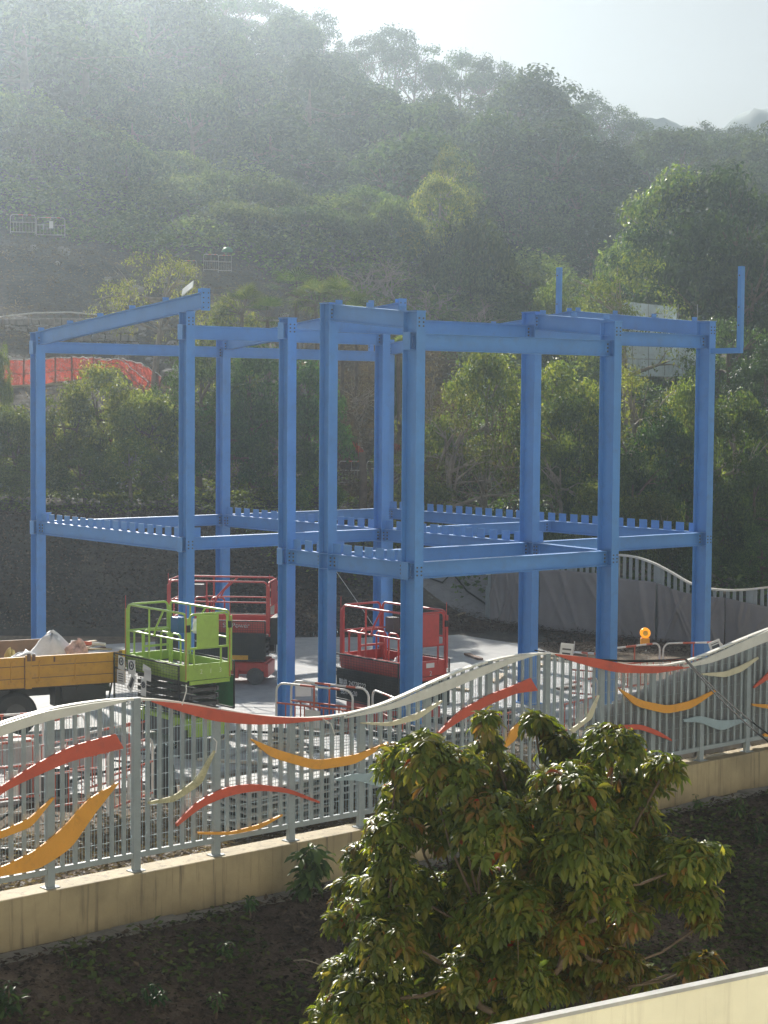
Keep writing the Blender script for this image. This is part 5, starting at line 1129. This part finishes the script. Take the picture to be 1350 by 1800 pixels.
# ------------------------------------------------------------------ foreground tree with drooping whorls
def whorl_mesh(name, mat, C_, R_, rgen, L=.15, nl=8):
    n = len(C_); seg = 3; vs = []; base = 0
    C3 = np.repeat(C_, nl, 0); A = np.tile(np.arange(nl)/nl*6.283, n)+np.repeat(rgen.uniform(0, 6.283, n), nl)+rgen.normal(size=n*nl)*.2
    up = R_+rgen.normal(size=R_.shape)*.25; up /= np.linalg.norm(up, axis=1, keepdims=True); up = np.repeat(up, nl, 0)
    t1 = np.cross(up, np.array([0.3, 1, .2])); t1 /= np.linalg.norm(t1, axis=1, keepdims=True); t2 = np.cross(up, t1)
    out = t1*np.cos(A)[:, None]+t2*np.sin(A)[:, None]; el = rgen.uniform(-.15, .55, n*nl)[:, None]; d = out*np.cos(el)+up*np.sin(el); l = L*np.repeat(.7+.55*rgen.random(n), nl)*(.55+.6*rgen.random(n*nl)); w_ = l*(.28+.12*rgen.random(n*nl))
    P = C3+d*.02; rows = []; side = np.cross(d, up); side /= np.linalg.norm(side, axis=1, keepdims=True)+1e-9; g = np.array([0, 0, -1.])
    dr = rgen.uniform(.25, .75, n*nl)[:, None]; cur = d.copy()
    for k, wk in enumerate((.12, .85, 1.0, .0)):
        nn = np.cross(side, cur); lift_ = .22*w_[:, None]*wk; rows.append((P-side*w_[:, None]*.5*wk+nn*lift_, P.copy(), P+side*w_[:, None]*.5*wk+nn*lift_))
        cur = cur+g*dr*.8; cur /= np.linalg.norm(cur, axis=1, keepdims=True); P = P+cur*(l/3)[:, None]
    V = np.stack([x for r in rows for x in r], 1); m_ = V.shape[0]; b = np.arange(m_)[:, None]*12; q = []
    for k in range(3):
        for j in range(2): q.append(np.stack([b[:, 0]+k*3+j, b[:, 0]+k*3+j+1, b[:, 0]+(k+1)*3+j+1, b[:, 0]+(k+1)*3+j], 1))
    Q = np.stack(q, 1).reshape(-1, 4); return npmesh(name, V.reshape(-1, 3), Q, mat, True)
TY = 18.0; r18 = TY/F
LOBES = [(855, 1272, 24, -.1), (858, 1312, 26, 0), (940, 1272, 24, .1), (965, 1292, 26, .2), (985, 1318, 34, .1), (700, 1345, 42, 0), (750, 1330, 45, -.3), (800, 1370, 62, -.3), (880, 1375, 60, .2), (1010, 1345, 52, .1), (1080, 1320, 55, -.2), (1130, 1370, 52, .2), (1172, 1350, 26, 0), (1090, 1410, 70, .3), (1000, 1410, 75, -.4), (720, 1410, 58, .1), (690, 1470, 50, -.2), (770, 1450, 70, .3),
 (860, 1460, 80, -.4), (950, 1480, 80, .2), (1045, 1480, 65, -.2), (1120, 1450, 50, .4), (645, 1510, 42, .2), (690, 1530, 40, -.3), (1170, 1510, 48, .2), (1210, 1520, 48, -.2), (1250, 1510, 34, .1), (1140, 1560, 56, .3), (1220, 1580, 44, .0), (1060, 1560, 60, -.3), (960, 1570, 75, .1), (880, 1560, 50, .5), (1240, 1620, 22, 0), (1000, 1640, 55, -.2), (930, 1650, 62, .3),
 (620, 1570, 36, .2), (660, 1590, 55, -.2), (600, 1620, 26, 0), (740, 1620, 50, .2), (680, 1660, 62, -.4), (760, 1680, 62, .3), (610, 1720, 48, .0), (650, 1760, 70, -.3), (730, 1750, 70, .2), (820, 1720, 55, -.2), (580, 1790, 40, .1), (800, 1790, 60, .3), (870, 1690, 50, .4), (885, 1790, 40, 0), (1040, 1680, 44, .2), (1090, 1700, 36, -.2), (1075, 1740, 34, .1), (1130, 1715, 24, .2), (1000, 1730, 44, .3), (1215, 1700, 20, 0), (1245, 1690, 18, .1), (950, 1740, 40, -.2), (1060, 1640, 46, .3), (1110, 1620, 40, -.1), (830, 1550, 50, .1), (850, 1620, 60, -.2), (780, 1570, 40, .3), (900, 1710, 60, -.3), (960, 1690, 60, .4), (1010, 1590, 60, .3), (720, 1570, 50, -.1), (1090, 1500, 60, .2), (1000, 1500, 60, -.5), (830, 1660, 50, .3), (910, 1600, 60, -.5)]
gf = np.random.default_rng(21); CC, RR, CY, RY = [], [], [], []
for (px, py, r, dy) in LOBES:
    Y = TY+dy*2.2; c = np.array(atY(px, py, Y)); R = r*r18*.92; n = int(10+r*r*.034)
    for _ in range(n):
        d = gf.normal(size=3); d /= np.linalg.norm(d); d[2] = d[2] if d[2] > -.5 else -d[2]; q = R*(.55+.45*gf.random()); P = c+d*np.array([1, 1.25, 1])*q
        upv = d*.7+np.array([0, -.1, .75]); young = (px > 980 and py > 1600 and gf.random() < .75) or gf.random() < .1
        (CY if young else CC).append(P); (RY if young else RR).append(upv)
tb = atY(925, 1800, TY+.3); zb = tz(tb.x, tb.y)
ft = empty('foreground_tree', (tb.x, tb.y, zb), 0, 'large glossy dark green tree with drooping leaf whorls in the foreground', 'tree'); OF = np.array(ft.location)
link('crown', whorl_mesh('crown', L_FRONT, np.array(CC)-OF, np.array(RR), gf, L=.142), ft); link('young_leaves', whorl_mesh('young_leaves', L_YOUNG, np.array(CY)-OF, np.array(RY), gf, L=.13), ft)['label'] = 'yellow-green and reddish young leaves'
mb = MB(); hub = Vector((0, 0, float(atY(925, 1770, TY).z-zb))); mb.tube([(.1, .1, -.5), (.05, .05, hub.z*.5), hub], [.17, .13, .11], 10)
LC = [(Vector(np.array(atY(px, py, TY+dy*2.2))-OF), r) for (px, py, r, dy) in LOBES]; LC.sort(key=lambda c: (c[0]-hub).length)
done = [(hub, .075)]
for c, r in LC:
    q_, rq = min(done, key=lambda d: (d[0]-c).length+.35*(d[0]-hub).length+(0 if d[1] > .012 else 3))
    md = q_.lerp(c, .5)+Vector((random.uniform(-.08, .08), random.uniform(-.1, .1), -.06)); r1 = max(.009, rq*.62); mb.tube([q_, md, c], [max(.012, rq*.8), (rq*.8+r1)/2, r1], 6, cap=False); done.append((c, r1))
    for _ in range(4): e = c+Vector(gf.normal(size=3))*r*r18*.5; mb.tube([c, c.lerp(e, .5)+Vector((0, 0, -.02)), e], [.008, .006, .003], 4, cap=False)
mb.build('trunk', BARK, ft)
# small weed plants by the kerb wall
def weed(px, py, sz, label, seed, n=26):
    r = np.random.default_rng(seed)
    for Y_ in np.arange(14, 40, .05):
        p = atY(px, py, Y_)
        if p.z <= tz(p.x, p.y)+.01: break
    t = empty('weed_plant', p, 0, label, 'plant'); C_ = []; mb = MB()
    for k in range(n//4):
        a = r.uniform(0, 6.28); h = sz*r.uniform(.3, 1); e = Vector((math.cos(a)*sz*.3*r.random(), math.sin(a)*sz*.3*r.random(), h)); mb.tube([(0, 0, -.05), (e.x*.4, e.y*.4, h*.5), tuple(e)], .008, 5); C_ += [tuple(e), (e.x*.7, e.y*.7, h*.7)]
    mb.build('stem', BARK, t); C_ = np.array(C_); link('leaves', whorl_mesh('leaves', L_DARK, C_, np.tile([0, -.2, 1.], (len(C_), 1)), r, L=sz*.32, nl=7), t)
for a_ in ((545, 1585, .75, 'tall leafy green weed growing against the kerb wall left of the tree', 1, 52), (440, 1612, .3, 'low weed at the ledge left of the tall weed', 2, 20), (395, 1690, .26, 'small weed on the dark slope below the low ledge weed', 9, 16), (12, 1795, .45, 'green weed at the bottom left corner', 3, 26),
           (270, 1780, .35, 'broad-leaved weed near the bottom edge left of centre', 4, 22), (380, 1790, .28, 'small weed at the bottom edge beside the broad-leaved one', 5, 18), (1295, 1440, .35, 'creeping weed on the slope right of the tree, upper one', 6, 24), (1335, 1490, .4, 'creeping weed on the slope at the right picture edge', 7, 26), (1225, 1425, .25, 'small weed under the kerb wall right of the tree', 8, 16), (120, 1700, .2, 'tiny weed on the slope at left', 10, 14)): weed(*a_)
# ------------------------------------------------------------------ haze
hz, nt, b_ = newmat('haze'); nt.nodes.remove(b_); v = N(nt, 'ShaderNodeVolumePrincipled'); v.inputs['Color'].default_value = (.76, .89, 1, 1); v.inputs['Density'].default_value = HAZE_DENSITY; v.inputs['Anisotropy'].default_value = HAZE_G
nt.links.new(v.outputs[0], nt.nodes['Material Output'].inputs['Volume'])
o = MB().b2(-260, 260, -45, 352, -15, 66).build('haze', hz); tag(o, kind='stuff')
